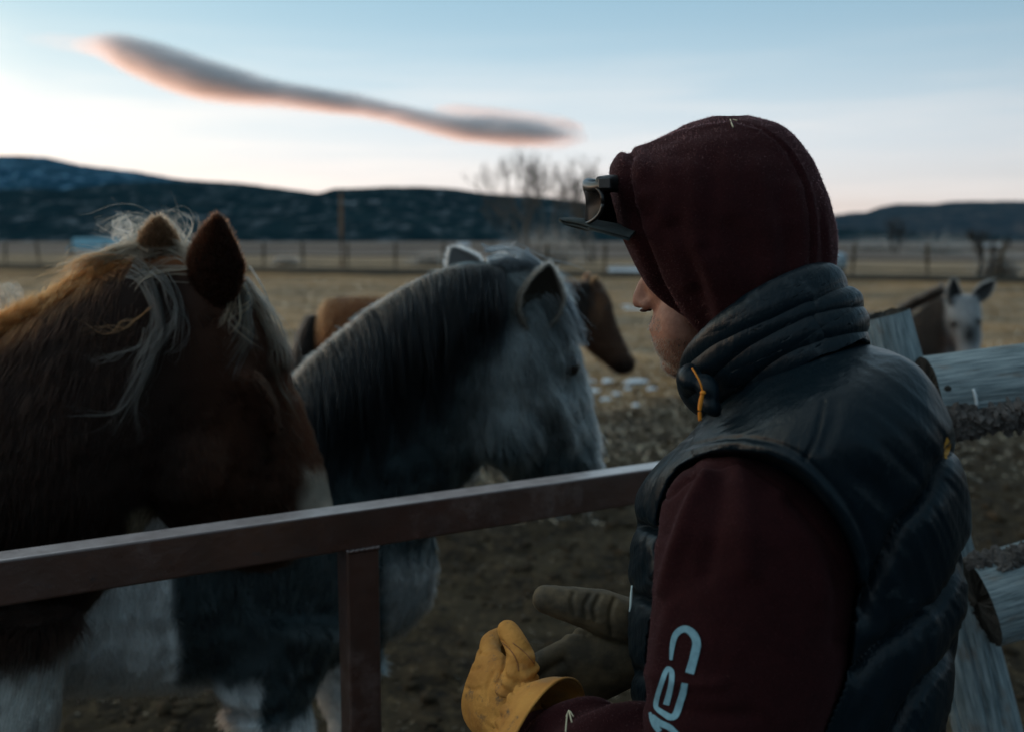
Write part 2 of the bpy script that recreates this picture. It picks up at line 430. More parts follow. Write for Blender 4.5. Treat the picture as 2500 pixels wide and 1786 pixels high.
# dry grass: thin strands standing on the field
n = 95000
th = rng.uniform(-1.0, 1.0, n); r = 5.5 + 38*rng.random(n)**1.6
x, y = r*np.tan(th), r.copy()
keep = rng.random(n) < sstep(4.5, 13, y + 4*fbm(np.stack([x*.5, y*.5, x*0], 1), 2, 21))
x, y = x[keep], y[keep]; n = len(x); z = ground_z(x, y)
h = rng.uniform(.012, .05, n)*(0.6 + .8*sstep(5, 20, y)); b = rng.normal(0, .03, (n, 2))
t = np.linspace(0, 1, 3)
Pt = np.zeros((n, 3, 3)); Pt[:, :, 0] = x[:, None] + b[:, :1]*t**2; Pt[:, :, 1] = y[:, None] + b[:, 1:]*t**2; Pt[:, :, 2] = z[:, None] + h[:, None]*t
c = np.array([0.42, 0.25, 0.115])*rng.uniform(.45, 1.2, (n, 1))
o = strands('dry_grass', Pt, np.array([.004, .003, .001])[None]*1.0, M_hair, None, c)
tag(o, 'short dead tan grass covering the field', 'grass', kind='stuff')

# ---- snow left in the field: each patch is a thin irregular lump
M_snow = simple('old_snow', (0.62, 0.66, 0.72), (0.75, 0.78, 0.82), 12, rough=.6, bump=.004, bscale=30)
def snow(px, py, wpx, group, label, hgt=0.025, asp=.9):
    c = Pz(px, py, 0.03); rx = wpx/2/F*c[1]; nu = 22
    a = np.linspace(0, 2*math.pi, nu, endpoint=False); rad = 1 + .28*np.sin(a*2 + px) + .22*np.sin(a*3 + py) + .12*np.sin(a*5 + px*.3)
    V = []; 
    for k, (s, hh) in enumerate(((1.0, -.02), (.93, .35), (.7, .8), (.35, 1.0))):
        V += [(c[0] + rx*s*rad[i]*math.cos(a[i]), c[1] + rx*asp*s*rad[i]*math.sin(a[i]), 0.005 + ground_z(c[:1], c[1:2])[0] + hgt*hh*(1 + .25*math.sin(i*1.7 + k))) for i in range(nu)]
    Fc = [(k*nu+i, k*nu+(i+1) % nu, (k+1)*nu+(i+1) % nu, (k+1)*nu+i) for k in range(3) for i in range(nu)] + [tuple(3*nu+i for i in range(nu))]
    o = obj('snow_patch', G(np.array(V), Fc), M_snow); tag(o, label, 'snow patch', group); return o
sg = 'patches of old snow in the pasture'
for px, py, w, lb in [
    (840, 726, 62, 'small snow patch on the grass just left above the bay rump'), (968, 728, 34, 'small snow patch on the grass right above the bay back'),
    (1552, 926, 56, 'largest lump of snow in the cluster under the bay muzzle'), (1482, 925, 34, 'snow patch between the grey face and the largest snow lump'),
    (1440, 925, 24, 'snow scrap against the grey forehead, highest of its column'), (1590, 944, 24, 'snow scrap just right of the largest snow lump'),
    (1440, 948, 44, 'wide low snow patch beside the grey nose bridge'), (1504, 956, 20, 'tiny snow scrap in the middle of the snow cluster'),
    (1477, 970, 24, 'round snow scrap below the middle of the snow cluster'), (1438, 985, 22, 'lowest snow scrap beside the grey nose'),
    (1552, 986, 18, 'small snow scrap below the largest snow lump'), (1675, 962, 18, 'snow scrap near the zip pull, left one of two'),
    (1697, 984, 16, 'snow scrap near the zip pull, lower one of two'), (1532, 945, 18, 'snow crumb directly under the largest lump'),
    (1560, 752, 52, 'thin snow streak on the field left of the man nose'), (1530, 745, 24, 'small snow dab left of the man nose'),
    (1800, 668, 46, 'snow streak hidden behind the hood')][:16]:
    snow(px, py, w, sg, lb)

# ---- mountains: height fields with forested slopes
def ridge(name, sil, D, depth, mtl, seed, rough=10.0, base_py=597, label=None, nu=300, nv=70):
    sil = np.array(sil, float); px = np.linspace(sil[0, 0], sil[-1, 0], nu); py = np.interp(px, sil[:, 0], sil[:, 1])
    px = px[:, None]*np.ones(nv); u = np.linspace(0, 1, nv)[None]*np.ones((nu, 1))
    top = np.array([P(a, b, D)[2] for a, b in zip(px[:, 0], py)])
    Y = D - depth*(1-u)*1.0
    Y = np.where(u > .8, D + depth*(u-.8)*1.5, D - depth*(1-u/.8))
    X = (px - W0/2)/F*D/math.cos(PITCH) + 0*Y
    prof = np.where(u <= .8, np.sin(np.clip(u/.8, 0, 1)*math.pi/2)**1.35, 1 - (np.maximum(u-.8, 0)/.2)**1.5)
    Z = top[:, None]*prof
    q = np.stack([X.ravel()/depth*5, Y.ravel()/depth*5, 0*X.ravel()], 1)
    nzv = fbm(q, 5, seed).reshape(nu, nv); rid = 1 - np.abs(fbm(q*0.8, 4, seed+40).reshape(nu, nv))*2
    env = np.sin(np.clip(u/.8, 0, 1)*math.pi)*np.where(u <= .8, 1, 0)
    Z = Z + env*top[:, None]*(.25*nzv + .12*rid); Z = np.where(u > .8, Z, np.minimum(Z, top[:, None]*(Y/D)*(.985 - .02*nzv*(u < .76))))
    Z += fbm(q*np.array([9, 1, 1]), 2, seed+3).reshape(nu, nv)*top[:, None]*.012
    Z[:, 0] = -8; Z[:, -1] = -8
    V = np.stack([X.ravel(), Y.ravel(), Z.ravel()], 1)
    Fc = [(i*nv+j, (i+1)*nv+j, (i+1)*nv+j+1, i*nv+j+1) for i in range(nu-1) for j in range(nv-1)]
    o = obj(name, G(V, Fc), mtl); tag(o, label, kind='structure'); return o
def hillmat(name, c1, c2, c3, snow_c, sc, lo=.62, hi=.72):
    m, nt, bs = mat(name); g = nd(nt, 'ShaderNodeNewGeometry'); p = g.outputs['Position']
    a = mixcol(nt, noisef(nt, sc, 6, .38, .62, p, (1, .5, 2), .65), c1, c2)
    a = mixcol(nt, noisef(nt, sc*2.6, 5, .55, .7, p, (1, .4, 2.5), .7), a, c3)
    a = mixcol(nt, noisef(nt, sc*1.7, 6, lo, hi, p, (1, .4, 2.2), .75), a, snow_c)
    nt.links.new(a, bs.inputs['Base Color']); bs.inputs['Roughness'].default_value = 1; bs.inputs['Specular IOR Level'].default_value = 0; return m
M_far = hillmat('far_forest_hazed', (0.006, 0.040, 0.078), (0.004, 0.024, 0.045), (0.010, 0.045, 0.078), (0.16, 0.30, 0.42), .006, .53, .62)  # blue of the distant air put into the forest and snow colours
M_mid = hillmat('pine_slopes', (0.004, 0.014, 0.019), (0.009, 0.024, 0.030), (0.032, 0.044, 0.048), (0.14, 0.16, 0.18), .016, .54, .66)
M_east = hillmat('scrub_hills', (0.020, 0.036, 0.050), (0.035, 0.046, 0.058), (0.075, 0.070, 0.075), (0.11, 0.095, 0.095), .012, .54, .68)
far = [(-500, 400), (-250, 390), (0, 382), (80, 379), (140, 380), (200, 395), (280, 408), (360, 417), (440, 433), (520, 441), (600, 455), (700, 480), (900, 520), (1100, 560)]
ridge('mountain', far, 7600, 3000, M_far, 3, label='high blue forested mountain with snow streaks on the skyline')
mid = [(-500, 500), (-200, 496), (0, 492), (150, 490), (300, 487), (400, 470), (480, 449), (554, 441), (660, 452), (726, 462), (792, 472), (840, 477), (900, 469), (970, 459), (1045, 454), (1110, 459), (1180, 470), (1254, 476), (1320, 481), (1386, 492), (1452, 502), (1560, 520), (1700, 545), (1850, 560), (2000, 570)]
ridge('hills', mid, 3300, 1900, M_mid, 8, label='low ridge dark with pines across the valley')
east = [(1800, 545), (1950, 530), (2047, 522), (2064, 518), (2107, 516), (2140, 503), (2175, 496), (2205, 499), (2232, 510), (2262, 497), (2310, 491), (2345, 497), (2372, 505), (2415, 489), (2450, 499), (2500, 511), (2700, 500), (3000, 520)]
ridge('hills', east, 3900, 1700, M_east, 15, label='rolling scrub hills east of the dark ridge')

# ---- the far post-and-rail fence along the bank
M_oldpost = simple('old_post', (0.10, 0.072, 0.045), (0.06, 0.043, 0.028), 30, rough=.9)
ff = empty('post_and_rail_fence', (-10, 51, 0)); tag(ff, 'long low fence of brown wooden posts crossing the far edge of the pasture', 'fence')
def fl(x): return 46.5 - .435*x
first = None
for k, x in enumerate(np.arange(-40, 34, 2.45)):
    xx = x + rng.uniform(-.15, .15)
    if first is None:
        first = obj('fence_post', tube([(0, 0, -.3), (0, 0, .6), (0.01, 0, 1.25)], [.085, .08, .07], 8), M_oldpost, ff).data; p = ff.children[-1]
    else:
        p = obj('fence_post', None, shared=first); p.parent = ff
    p.parent = ff; p.matrix_parent_inverse = Matrix.Translation((10, -51, 0)); p.location = (xx, fl(xx), .25); p.rotation_euler = (rng.normal(0, .04), rng.normal(0, .04), 0)
for zz, r in ((1.28, .035), (.85, .03), (.45, .035)):
    obj('fence_rail', tube([(x, fl(x) - .09, zz + .03*math.sin(x)) for x in np.arange(-40, 34, 2.45)], r, 6), M_oldpost, ff)

# ---- utility pole
M_pole = simple('pole_wood', (0.15, 0.085, 0.05), (0.10, 0.06, 0.035), 20, rough=.9)
pb = P(835, 646, 62); pt = P(836, 474, 62)
up = empty('utility_pole', (pb[0], 62, 0)); tag(up, 'tall thin brown wooden pole standing alone by the far fence', 'pole')
obj('pole', tube([(pb[0], 62, -.2), (pb[0], 62, 2), (pb[0]+.03, 62, pt[2])], [.15, .14, .11], 10), M_pole, up)
obj('pole_cap', tube([(pb[0]+.03, 62, pt[2]+.002), (pb[0]+.03, 62, pt[2]+.10)], [.12, .05], 10), M_pole, up)

# ---- buildings
def shed(px0, px1, py_base, py_eave, py_ridge, Y, wall, roof, label, door=True, name='barn', cat='barn'):
    a, b = P(px0, py_base, Y), P(px1, py_base, Y); ze, zr = P(px0, py_eave, Y)[2], P(px0, py_ridge, Y)[2]
    e = empty(name, ((a[0]+b[0])/2, Y, 0)); tag(e, label, cat); dp = (b[0]-a[0])*.55; cx_ = (a[0]+b[0])/2; hx = (b[0]-a[0])/2
    obj('wall', box((cx_, Y+dp/2, ze/2-.1), hx, dp/2, ze/2+.1), wall, e, smooth=False)
    for s in (1, -1):                                        # gable ends
        obj('gable', G([(cx_+s*hx, Y, ze), (cx_+s*hx, Y+dp, ze), (cx_+s*hx, Y+dp/2, zr)], [(0, 1, 2)]), wall, e, smooth=False)
    for s in (0, 1):
        y0 = Y - .35 if s == 0 else Y+dp+.35; th_ = .12
        V = [(cx_-hx-.3, y0, ze-.05), (cx_+hx+.3, y0, ze-.05), (cx_+hx+.3, Y+dp/2, zr+.05), (cx_-hx-.3, Y+dp/2, zr+.05)]
        V += [(x, y, z+th_) for x, y, z in V]
        obj('roof', G(V, [(3, 2, 1, 0), (4, 5, 6, 7), (0, 1, 5, 4), (2, 3, 7, 6), (1, 2, 6, 5), (3, 0, 4, 7)]), roof, e, smooth=False)
    if door:
        obj('door', box((cx_+hx*.35, Y-.04, ze*.38), hx*.16, .05, ze*.38), M_dark, e, smooth=False)
        for q in (-.55, -.15): obj('window', box((cx_+hx*q, Y-.03, ze*.55), hx*.08, .04, ze*.16), M_dark, e, smooth=False)
    return e
M_dark = simple('dark_wood', (0.03, 0.035, 0.04))  # plain dark tone for doors and windows
M_wallw = simple('white_siding', (0.42, 0.42, 0.40), (0.34, 0.34, 0.33), 2, rough=.8)
M_blue = simple('blue_metal_roof', (0.10, 0.28, 0.36), (0.08, 0.22, 0.30), 1, rough=.45)
M_pale = simple('pale_roof', (0.55, 0.57, 0.60), (0.45, 0.47, 0.5), 1, rough=.5)
shed(172, 296, 634, 611, 583, 165, M_wallw, M_blue, 'low white barn with blue metal roof beyond the fence')
shed(1500, 1562, 676, 668, 658, 52, M_wallw, M_pale, 'low pale shed near the far fence left of the brim', name='shed', cat='shed', door=False)
shed(2404, 2452, 612, 606, 598, 260, M_wallw, M_pale, 'distant pale shed under the eastern hills', name='shed', cat='shed', door=False)
shed(1118, 1144, 607, 602, 594, 300, M_wallw, M_pale, 'tiny far pale shed above the grey pricked ear', name='shed', cat='shed', door=False)
# round white tank just right of the hood
c = P(2046, 655, 44); e = empty('water_tank', (c[0], 44, 0)); tag(e, 'round pale water tank beside the hood by the far fence', 'tank')
zc = P(2046, 640, 44)[2]; M_tank = simple('tank_paint', (0.33, 0.42, 0.48), rough=.5)
obj('tank_shell', tube([(c[0]-.4, 44, zc), (c[0]+.2, 44.2, zc)], [.42, .42], 28), M_tank, e)
for s in (-.25, .1): obj('cradle', box((c[0]+s, 44, zc/2-.2), .06, .35, zc/2-.2), M_oldpost, e, smooth=False)

# ---- bare cottonwoods beyond the fence, and scrub
M_bark = simple('bare_branches', (0.15, 0.135, 0.12), (0.09, 0.082, 0.075), 4, rough=.95)
M_scrub = simple('scrub_twigs', (0.05, 0.048, 0.045), (0.028, 0.028, 0.028), 1, rough=.95)
def bare_tree(x, y, h, spread, seed, label, trunk_r=.3, mtl=None, levels=5, ntrunk=3, group='bare cottonwoods beyond the fence', name='cottonwood_tree'):
    r = random.Random(seed); segs = []; 
    def grow(p, d, L, rad, lv):
        k = 3; pts = [p.copy()]; q = p.copy(); dd = d.copy()
        for i in range(k):
            dd = nrm(dd + np.array([r.gauss(0, .13), r.gauss(0, .13), .07])); q = q + dd*L/k; pts.append(q.copy())
        segs.append((pts, rad, rad*.6, lv))
        if lv <= 0: return
        nb = r.choice((2, 3, 3, 4)) if lv > 1 else r.choice((3, 4, 5))
        for i in range(nb):
            a = r.uniform(0, 2*math.pi); s = r.uniform(.35, .75)*spread
            nd_ = nrm(dd + s*np.array([math.cos(a), math.sin(a), r.uniform(-.1, .4)]))
            st = pts[r.choice((1, 2, 3, 3))]
            grow(np.array(st), nd_, L*r.uniform(.58, .82), rad*r.uniform(.42, .62), lv-1)
    for i in range(ntrunk):
        a = 2*math.pi*i/ntrunk + r.random()
        grow(np.array([x + .3*math.cos(a), y + .3*math.sin(a), 0]), nrm(np.array([math.cos(a)*.28*spread, math.sin(a)*.28*spread, 1])), h*.30, trunk_r/ntrunk**.4, levels)
    e = empty(name, (x, y, 0)); tag(e, label, 'tree', group)
    T, Cn = G(), G(); parts = {True: [], False: []}
    for pts, r0, r1, lv in segs:
        big = lv >= levels-1
        parts[big].append(tube(pts, np.linspace(r0, max(r1, .012), len(pts)), 6 if big else 3, caps=False))
    for big, nm in ((True, 'trunk'), (False, 'crown')):
        Vs = []; Fs = []; k = 0
        for g in parts[big]:
            Vs.append(g.V); Fs += [tuple(i+k for i in f) for f in g.F]; k += len(g.V)
        obj(nm, G(np.vstack(Vs), Fs), mtl or M_bark, e)
    return e
t1 = P(1285, 660, 66); t2 = P(1440, 660, 72); t3 = P(1385, 660, 80)
bare_tree(t1[0], 66, 9.2, 1.05, 4, 'big bare tree with many trunks behind the grey ears', .22, levels=5, ntrunk=4)
bare_tree(t2[0], 72, 8.6, 1.0, 11, 'bare tree rising behind the cap brim', .20, levels=5, ntrunk=2)
bare_tree(t3[0], 84, 9.8, .8, 23, 'slim bare tree between the big bare tree and the brim', .16, levels=5, ntrunk=2)
tr = P(2390, 690, 41); bare_tree(tr[0], 41, 2.6, .9, 31, 'small leafless tree by the fence above the donkey ears', .12, levels=4, ntrunk=2, mtl=M_scrub)
tr = P(2185, 610, 130); bare_tree(tr[0], 130, 6.0, 1.2, 37, 'pale round leafless tree between hood and donkey', .2, levels=4, ntrunk=4, mtl=M_scrub)
# brush: low round twiggy bushes near the fence
def bush(x, y, h, w, seed, label, n=900):
    r = np.random.default_rng(seed); t = np.linspace(0, 1, 5)[None, :, None]
    root = np.stack([x + r.normal(0, w*.18, n), y + r.normal(0, w*.18, n), np.zeros(n)], 1)[:, None]
    a = r.uniform(0, 2*math.pi, n); s = r.uniform(0, 1, n)**.5
    d = np.stack([np.cos(a)*s*w*.5, np.sin(a)*s*w*.5, h*np.sqrt(np.clip(1.05 - s**2, 0, 1))*r.uniform(.6, 1, n)], 1)[:, None]
    Pt = root + d*t + r.normal(0, .04*h, (n, 5, 3))*t; Pt[:, :, 2] = np.maximum(Pt[:, :, 2], 0)
    c = np.array([.040, .036, .032])*r.uniform(.5, 1.3, (n, 1))
    e = empty('bush', (x, y, 0)); tag(e, label, 'bush', 'leafless bushes along the far fence')
    strands('twigs', Pt, np.array([.016, .012, .009, .006, .003])[None], M_hair, e, c, 'stuff')
for px, Y, h_, w_, lb in ((1052, 63, 1.2, 2.4, 'low dark bush at the fence left of the big bare tree'), (1335, 66, 3.0, 5.0, 'wide bush at the foot of the big bare tree'), (1235, 64, 1.5, 2.2, 'low bush left against the big bare trunk'),
                      (700, 63, .9, 1.6, 'smallest bush left of the tall pole'), (2290, 120, 3.2, 9, 'broad bush on the plain below the eastern hills'), (2130, 150, 3.0, 8, 'bush on the plain close to the hood'), (2440, 42, 1.7, 1.6, 'dark bush by the fence far right')):
    c = P(px, 650, Y); bush(c[0], Y, h_, w_, int(px), lb, 420)

# ---- the long cloud: a real volume high over the mountains
def vapour(dens, lo=.26, hi=.66):
    m = bpy.data.materials.new('cloud_vapour'); m.use_nodes = True; nt = m.node_tree; nt.nodes.clear()
    o_ = nd(nt, 'ShaderNodeOutputMaterial'); pv = nd(nt, 'ShaderNodeVolumePrincipled')
    pv.inputs['Color'].default_value = (0.93, 0.93, 0.97, 1); pv.inputs['Anisotropy'].default_value = 0.2
    tcn = nd(nt, 'ShaderNodeTexCoord')
    nf = noisef(nt, 1.0, 4, lo, hi, tcn.outputs['Object'], (1/620, 1/400, 1/85), .68)
    mm = nt.nodes.new('ShaderNodeMath'); mm.operation = 'MULTIPLY'; nt.links.new(nf, mm.inputs[0]); mm.inputs[1].default_value = dens
    nt.links.new(mm.outputs[0], pv.inputs['Density']); nt.links.new(pv.outputs[0], o_.inputs['Volume']); return m
def hull(sil, Yd, thick, k, ext=1.0):
    C, A, B = [], [], []
    for (cx_, cy_, hw) in sil:
        c = P(cx_, cy_, Yd); u = P(cx_, cy_-hw*k, Yd); C.append(c); A.append(u - c); B.append(np.array([0, thick*k, 0])*min(1, hw/45))
    return outward(loft3(C, A, B, ns=28, n=60))
def cloud(sil, Yd, thick, label, layers, group=None):
    """nested hulls: thin vapour outside, thicker inside, so that the edge stays soft"""
    first = None
    for q, (k, dens) in enumerate(layers):
        cut = sil[q:len(sil)-q] if q else sil
        cut = [(x, y, w*(min(1, (i_+.3)/4, (len(cut)-1-i_+.3)/4) if q else 1)) for i_, (x, y, w) in enumerate(cut)]
        o = obj('cloud' if first is None else 'cloud_core', hull(cut, Yd, thick, k), vapour(dens), first)
        if first is None: first = tag(o, label, 'cloud', group)
    return first
cl_up = np.array([(185, 108), (215, 104), (250, 101), (320, 104), (400, 124), (500, 156), (600, 186), (700, 212), (800, 229), (870, 238), (950, 258), (1040, 280), (1130, 291), (1250, 298), (1350, 306), (1400, 316), (1425, 334)], float)
cl_lo = np.array([(185, 116), (240, 132), (300, 163), (400, 205), (480, 228), (600, 246), (700, 256), (800, 268), (870, 276), (950, 292), (1060, 322), (1130, 338), (1250, 349), (1380, 353), (1425, 340)], float)
xs = np.linspace(178, 1436, 54); up_, lo_ = np.interp(xs, cl_up[:, 0], cl_up[:, 1]), np.interp(xs, cl_lo[:, 0], cl_lo[:, 1])
cloud([(x, (a+b)/2, max((b-a)/2*.95 + 5, 7)) for x, a, b in zip(xs, up_, lo_)], 9000, 520, 'long grey lens cloud with peach underside in the blue sky', [(1.34, .0024), (1.08, .0048), (.84, .0070), (.60, .0060)])
cloud([(60, 96, 8), (120, 100, 16), (180, 108, 20), (240, 118, 20), (300, 135, 16), (350, 160, 8)], 9600, 400, 'faint pale wisp trailing off the left tip of the long cloud', [(1.1, .0010)])
cloud([(1060, 268, 6), (1110, 270, 13), (1180, 278, 15), (1280, 288, 14), (1370, 298, 12), (1425, 312, 6)], 9500, 350, 'pale peach upper layer over the right end of the long cloud', [(1.25, .006), (.85, .009)])

# straw and dung litter on the trampled pen
n = 9000; x = rng.uniform(-4, 5, n); y = 1.9 + 9*rng.random(n)**1.2; z = ground_z(x, y) + .006; a = rng.uniform(0, 6.3, n); L = rng.uniform(.008, .03, n)
d = np.stack([np.cos(a), np.sin(a), rng.normal(0, .25, n)], 1)*L[:, None]; t = np.linspace(0, 1, 3)[None, :, None]
Pt = np.stack([x, y, z], 1)[:, None] + d[:, None]*t
o = strands('straw_litter', Pt, np.array([.0011, .0011, .0007])[None], M_hair, None, np.array([.16, .115, .06])*rng.uniform(.2, 1.2, (n, 1)))
tag(o, 'bits of straw and dry dung trodden into the mud', 'straw', kind='stuff')

# ---- the evening air over the valley
hm = bpy.data.materials.new('valley_air'); hm.use_nodes = True; hm.node_tree.nodes.clear()
ho = nd(hm.node_tree, 'ShaderNodeOutputMaterial'); hp = nd(hm.node_tree, 'ShaderNodeVolumePrincipled')
hp.inputs['Color'].default_value = (0.30, 0.70, 1.0, 1); hp.inputs['Density'].default_value = HAZE; hm.node_tree.links.new(hp.outputs[0], ho.inputs['Volume'])
o = obj('haze', box((0, 0, 350), 12400, 12400, 362), hm, smooth=False); tag(o, 'thin blue evening air filling the valley', 'haze', kind='stuff')
# ================================================================ THE MAN AT THE RAIL
man = empty('person', (0.35, 1.15, 0))
tag(man, 'man in dark red hood and blue puffer vest leaning at the rail with work gloves', 'person')
FWD = nrm(np.array([-0.90, 0.44, 0.0])); SIDE = np.array([-FWD[1], FWD[0], 0.0]); SIDE = SIDE if SIDE[1] < 0 else -SIDE   # SIDE: towards the camera (his left)
UP = np.array([0, 0, 1.0])

# ---- materials
def cloth(name, c1, c2, sc=60, rough=.95, sheen=.0, fz=.0006):
    m, nt, bs = mat(name); p = nd(nt, 'ShaderNodeTexCoord').outputs['Object']
    a = mixcol(nt, noisef(nt, sc, 5, .3, .7, p, rough=.7), c1, c2)
    a = mixcol(nt, noisef(nt, 700, 2, .45, .8, p), a, tuple(x*1.7 for x in c1))
    nt.links.new(a, bs.inputs['Base Color']); bs.inputs['Roughness'].default_value = rough; bs.inputs['Specular IOR Level'].default_value = .12
    bs.inputs['Sheen Weight'].default_value = sheen; bs.inputs['Sheen Roughness'].default_value = .5; bs.inputs['Sheen Tint'].default_value = (0.6, .25, .28, 1)
    bumpn(nt, bs, noisef(nt, 420, 3, .2, .8, p), .7, fz); return m
M_hood = cloth('maroon_fleece', (0.022, 0.0048, 0.0055), (0.014, 0.0032, 0.0040), 45, sheen=.07)
m, nt, bs = mat('vest_nylon'); p = nd(nt, 'ShaderNodeTexCoord').outputs['Object']
a = mixcol(nt, noisef(nt, 8, 4, .3, .7, p), (0.0028, 0.0085, 0.013), (0.0045, 0.0115, 0.017))
a = mixcol(nt, noisef(nt, 22, 6, .60, .74, p, rough=.7), a, (0.035, 0.045, 0.052))           # dust rubbed into the nylon
nt.links.new(a, bs.inputs['Base Color']); bs.inputs['Specular IOR Level'].default_value = .2
rr_ = nt.nodes.new('ShaderNodeMapRange'); nt.links.new(noisef(nt, 14, 4, .3, .7, p), rr_.inputs[0]); rr_.inputs[3].default_value = .30; rr_.inputs[4].default_value = .44; nt.links.new(rr_.outputs[0], bs.inputs['Roughness'])
bumpn(nt, bs, noisef(nt, 55, 5, .3, .7, p, (1, 1, .35), .6), .55, .0022)
M_vest = m
M_skin = simple('weathered_skin', (0.42, 0.205, 0.14), (0.29, 0.13, 0.088), 70, rough=.55, spec=.35, bump=.0006, bscale=350)
m = M_skin; bs = m.node_tree.nodes['Principled BSDF']; bs.inputs['Subsurface Weight'].default_value = .12; bs.inputs['Subsurface Radius'].default_value = (.012, .004, .002); bs.inputs['Subsurface Scale'].default_value = .3
M_tan = simple('tan_deerskin', (0.60, 0.275, 0.062), (0.44, 0.185, 0.042), 26, rough=.8, spec=.2, bump=.0022, bscale=130)
m = M_tan; nt = m.node_tree; bs = nt.nodes['Principled BSDF']; old = bs.inputs['Base Color'].links[0].from_socket
p = nd(nt, 'ShaderNodeTexCoord').outputs['Object']
c = mixcol(nt, noisef(nt, 34, 6, .56, .68, p, rough=.78), old, (0.15, 0.095, 0.055)); c = mixcol(nt, noisef(nt, 11, 4, .56, .72, p), c, (0.30, 0.18, 0.085)); nt.links.new(c, bs.inputs['Base Color'])
M_darkglove = simple('dark_leather', (0.15, 0.105, 0.058), (0.06, 0.046, 0.03), 30, rough=.7, bump=.001, bscale=150)
M_cap = simple('black_cap', (0.020, 0.030, 0.030), (0.013, 0.018, 0.018), 80, rough=.8, bump=.0004, bscale=900)
M_black = simple('black_plastic', (0.012, 0.012, 0.012), rough=.35, spec=.5)
M_print = simple('pale_blue_print', (0.20, 0.38, 0.46), (0.15, 0.29, 0.36), 150, rough=.7)
M_orange = simple('orange_cord', (0.75, 0.25, 0.02), (0.6, 0.2, 0.02), 100, rough=.6)
M_pants = simple('dark_trousers', (0.02, 0.024, 0.03), rough=.9)
M_boot = simple('brown_boot', (0.05, 0.03, 0.02), rough=.7)
M_lens, nt, bs = mat('dark_lens'); bs.inputs['Base Color'].default_value = (.004, .005, .006, 1); bs.inputs['Roughness'].default_value = .25; bs.inputs['Specular IOR Level'].default_value = .02

# ---- body: one continuous figure under the clothes
def prof(rows, ns=40, n=None, pw=2.0): return loftp(rows, ns=ns, n=n, pw=pw)
HC = P(1760, 560, 1.235)                                       # centre of the skull
hq = [FWD, SIDE, UP]
def H(f, s, u): return HC + FWD*f + SIDE*s + UP*u              # head coordinates: forward, to his left, up
tilt = 0.34                                                   # chin dropped: he looks down at his hands
def T(f, s, u): c, s_ = math.cos(tilt), math.sin(tilt); return HC + FWD*(f*c + u*s_) + SIDE*s + UP*(-f*s_ + u*c)
tq = [FWD*math.cos(tilt) - UP*math.sin(tilt), SIDE, FWD*math.sin(tilt) + UP*math.cos(tilt)]
def headpart(c, r): return ball(T(*c), r, tq, 20, 14)
# face landmarks fixed on the photo
NOSE = P(1546, 738, 1.232); CHIN = P(1630, 886, 1.236)
fz_ = [
  headpart((-.005, 0, .03), (.092, .072, .098)), headpart((.02, 0, -.02), (.060, .056, .080)),
]
nd_ = nrm(CHIN - NOSE)
# face plane built down from the brow through nose and chin
brow = NOSE + UP*.055 - FWD*.024
def facept(f, s, u): return NOSE + FWD*f + SIDE*s + UP*u
fz_ += [ball(facept(-.062, 0, .035), (.046, .046, .050), hq), ball(facept(-.070, 0, -.030), (.044, .044, .052), hq),
        ball(facept(-.068, .018, -.020), (.030, .036, .042), hq), ball(facept(-.068, -.018, -.020), (.030, .036, .042), hq),
        ball(CHIN - FWD*.016 + UP*.004, (.024, .026, .021), hq), ball(CHIN - FWD*.046 + UP*.016, (.046, .052, .034), hq),
        ball(CHIN - FWD*.085 + UP*.035, (.040, .055, .040), hq),
        tube([facept(-.030, 0, .048), facept(-.016, 0, .026), facept(-.0085, 0, .004)], [.007, .0085, .0105], 12, n=10),
        ball(facept(-.0085, 0, .001), (.0105, .0105, .0095), hq), ball(facept(-.020, .0115, -.002), (.0085, .007, .0075), hq), ball(facept(-.020, -.0115, -.002), (.0085, .007, .0075), hq),
        ball(facept(-.034, 0, -.030), (.013, .024, .0075), hq), ball(facept(-.038, 0, -.041), (.013, .022, .0075), hq), ball(facept(-.040, 0, -.020), (.014, .026, .013), hq),
        ball(facept(-.036, .030, .050), (.012, .022, .008), hq), ball(facept(-.036, -.030, .050), (.012, .022, .008), hq)]
neck0, neck1 = P(1790, 800, 1.22), P(1880, 990, 1.20)
fz_ += [tube([P(1740, 740, 1.2), neck0, neck1, P(1930, 1100, 1.19)], [.05, .058, .064, .08], 20, n=14)]
fz_ += [loftp([(1800, 1030, 2030, 950, 1.15, 1.15, .10), (1760, 1110, 2120, 1010, 1.13, 1.14, .135), (1700, 1200, 2170, 1120, 1.12, 1.13, .13), (1690, 1400, 2200, 1380, 1.11, 1.12, .11), (1690, 1650, 2180, 1640, 1.10, 1.11, .11), (1700, 2000, 2170, 2000, 1.10, 1.11, .115), (1700, 2250, 2170, 2250, 1.12, 1.13, .12)], 32, 26)]
SHL = P(1850, 1200, 1.03); ELB = P(1790, 1900, .965); WRL = P(1352, 1800, 1.08)
SHR = P(1800, 1150, 1.36); ELR = P(1800, 1800, 1.42); WRR = P(1570, 1520, 1.34)
fz_ += [tube([SHL, (SHL+ELB)/2, ELB], [.042, .040, .034], 16, n=12), tube([ELB, (ELB+WRL)/2, WRL, WRL + (WRL-ELB)*.02], [.037, .033, .020, .017], 16, n=12)]
fz_ += [tube([SHR, (SHR+ELR)/2, ELR], [.042, .040, .034], 16, n=12), tube([ELR, (ELR+WRR)/2, WRR, WRR + (WRR-ELR)*.1], [.037, .033, .027, .026], 16, n=12)]
hipc = P(1960, 2250, 1.16)
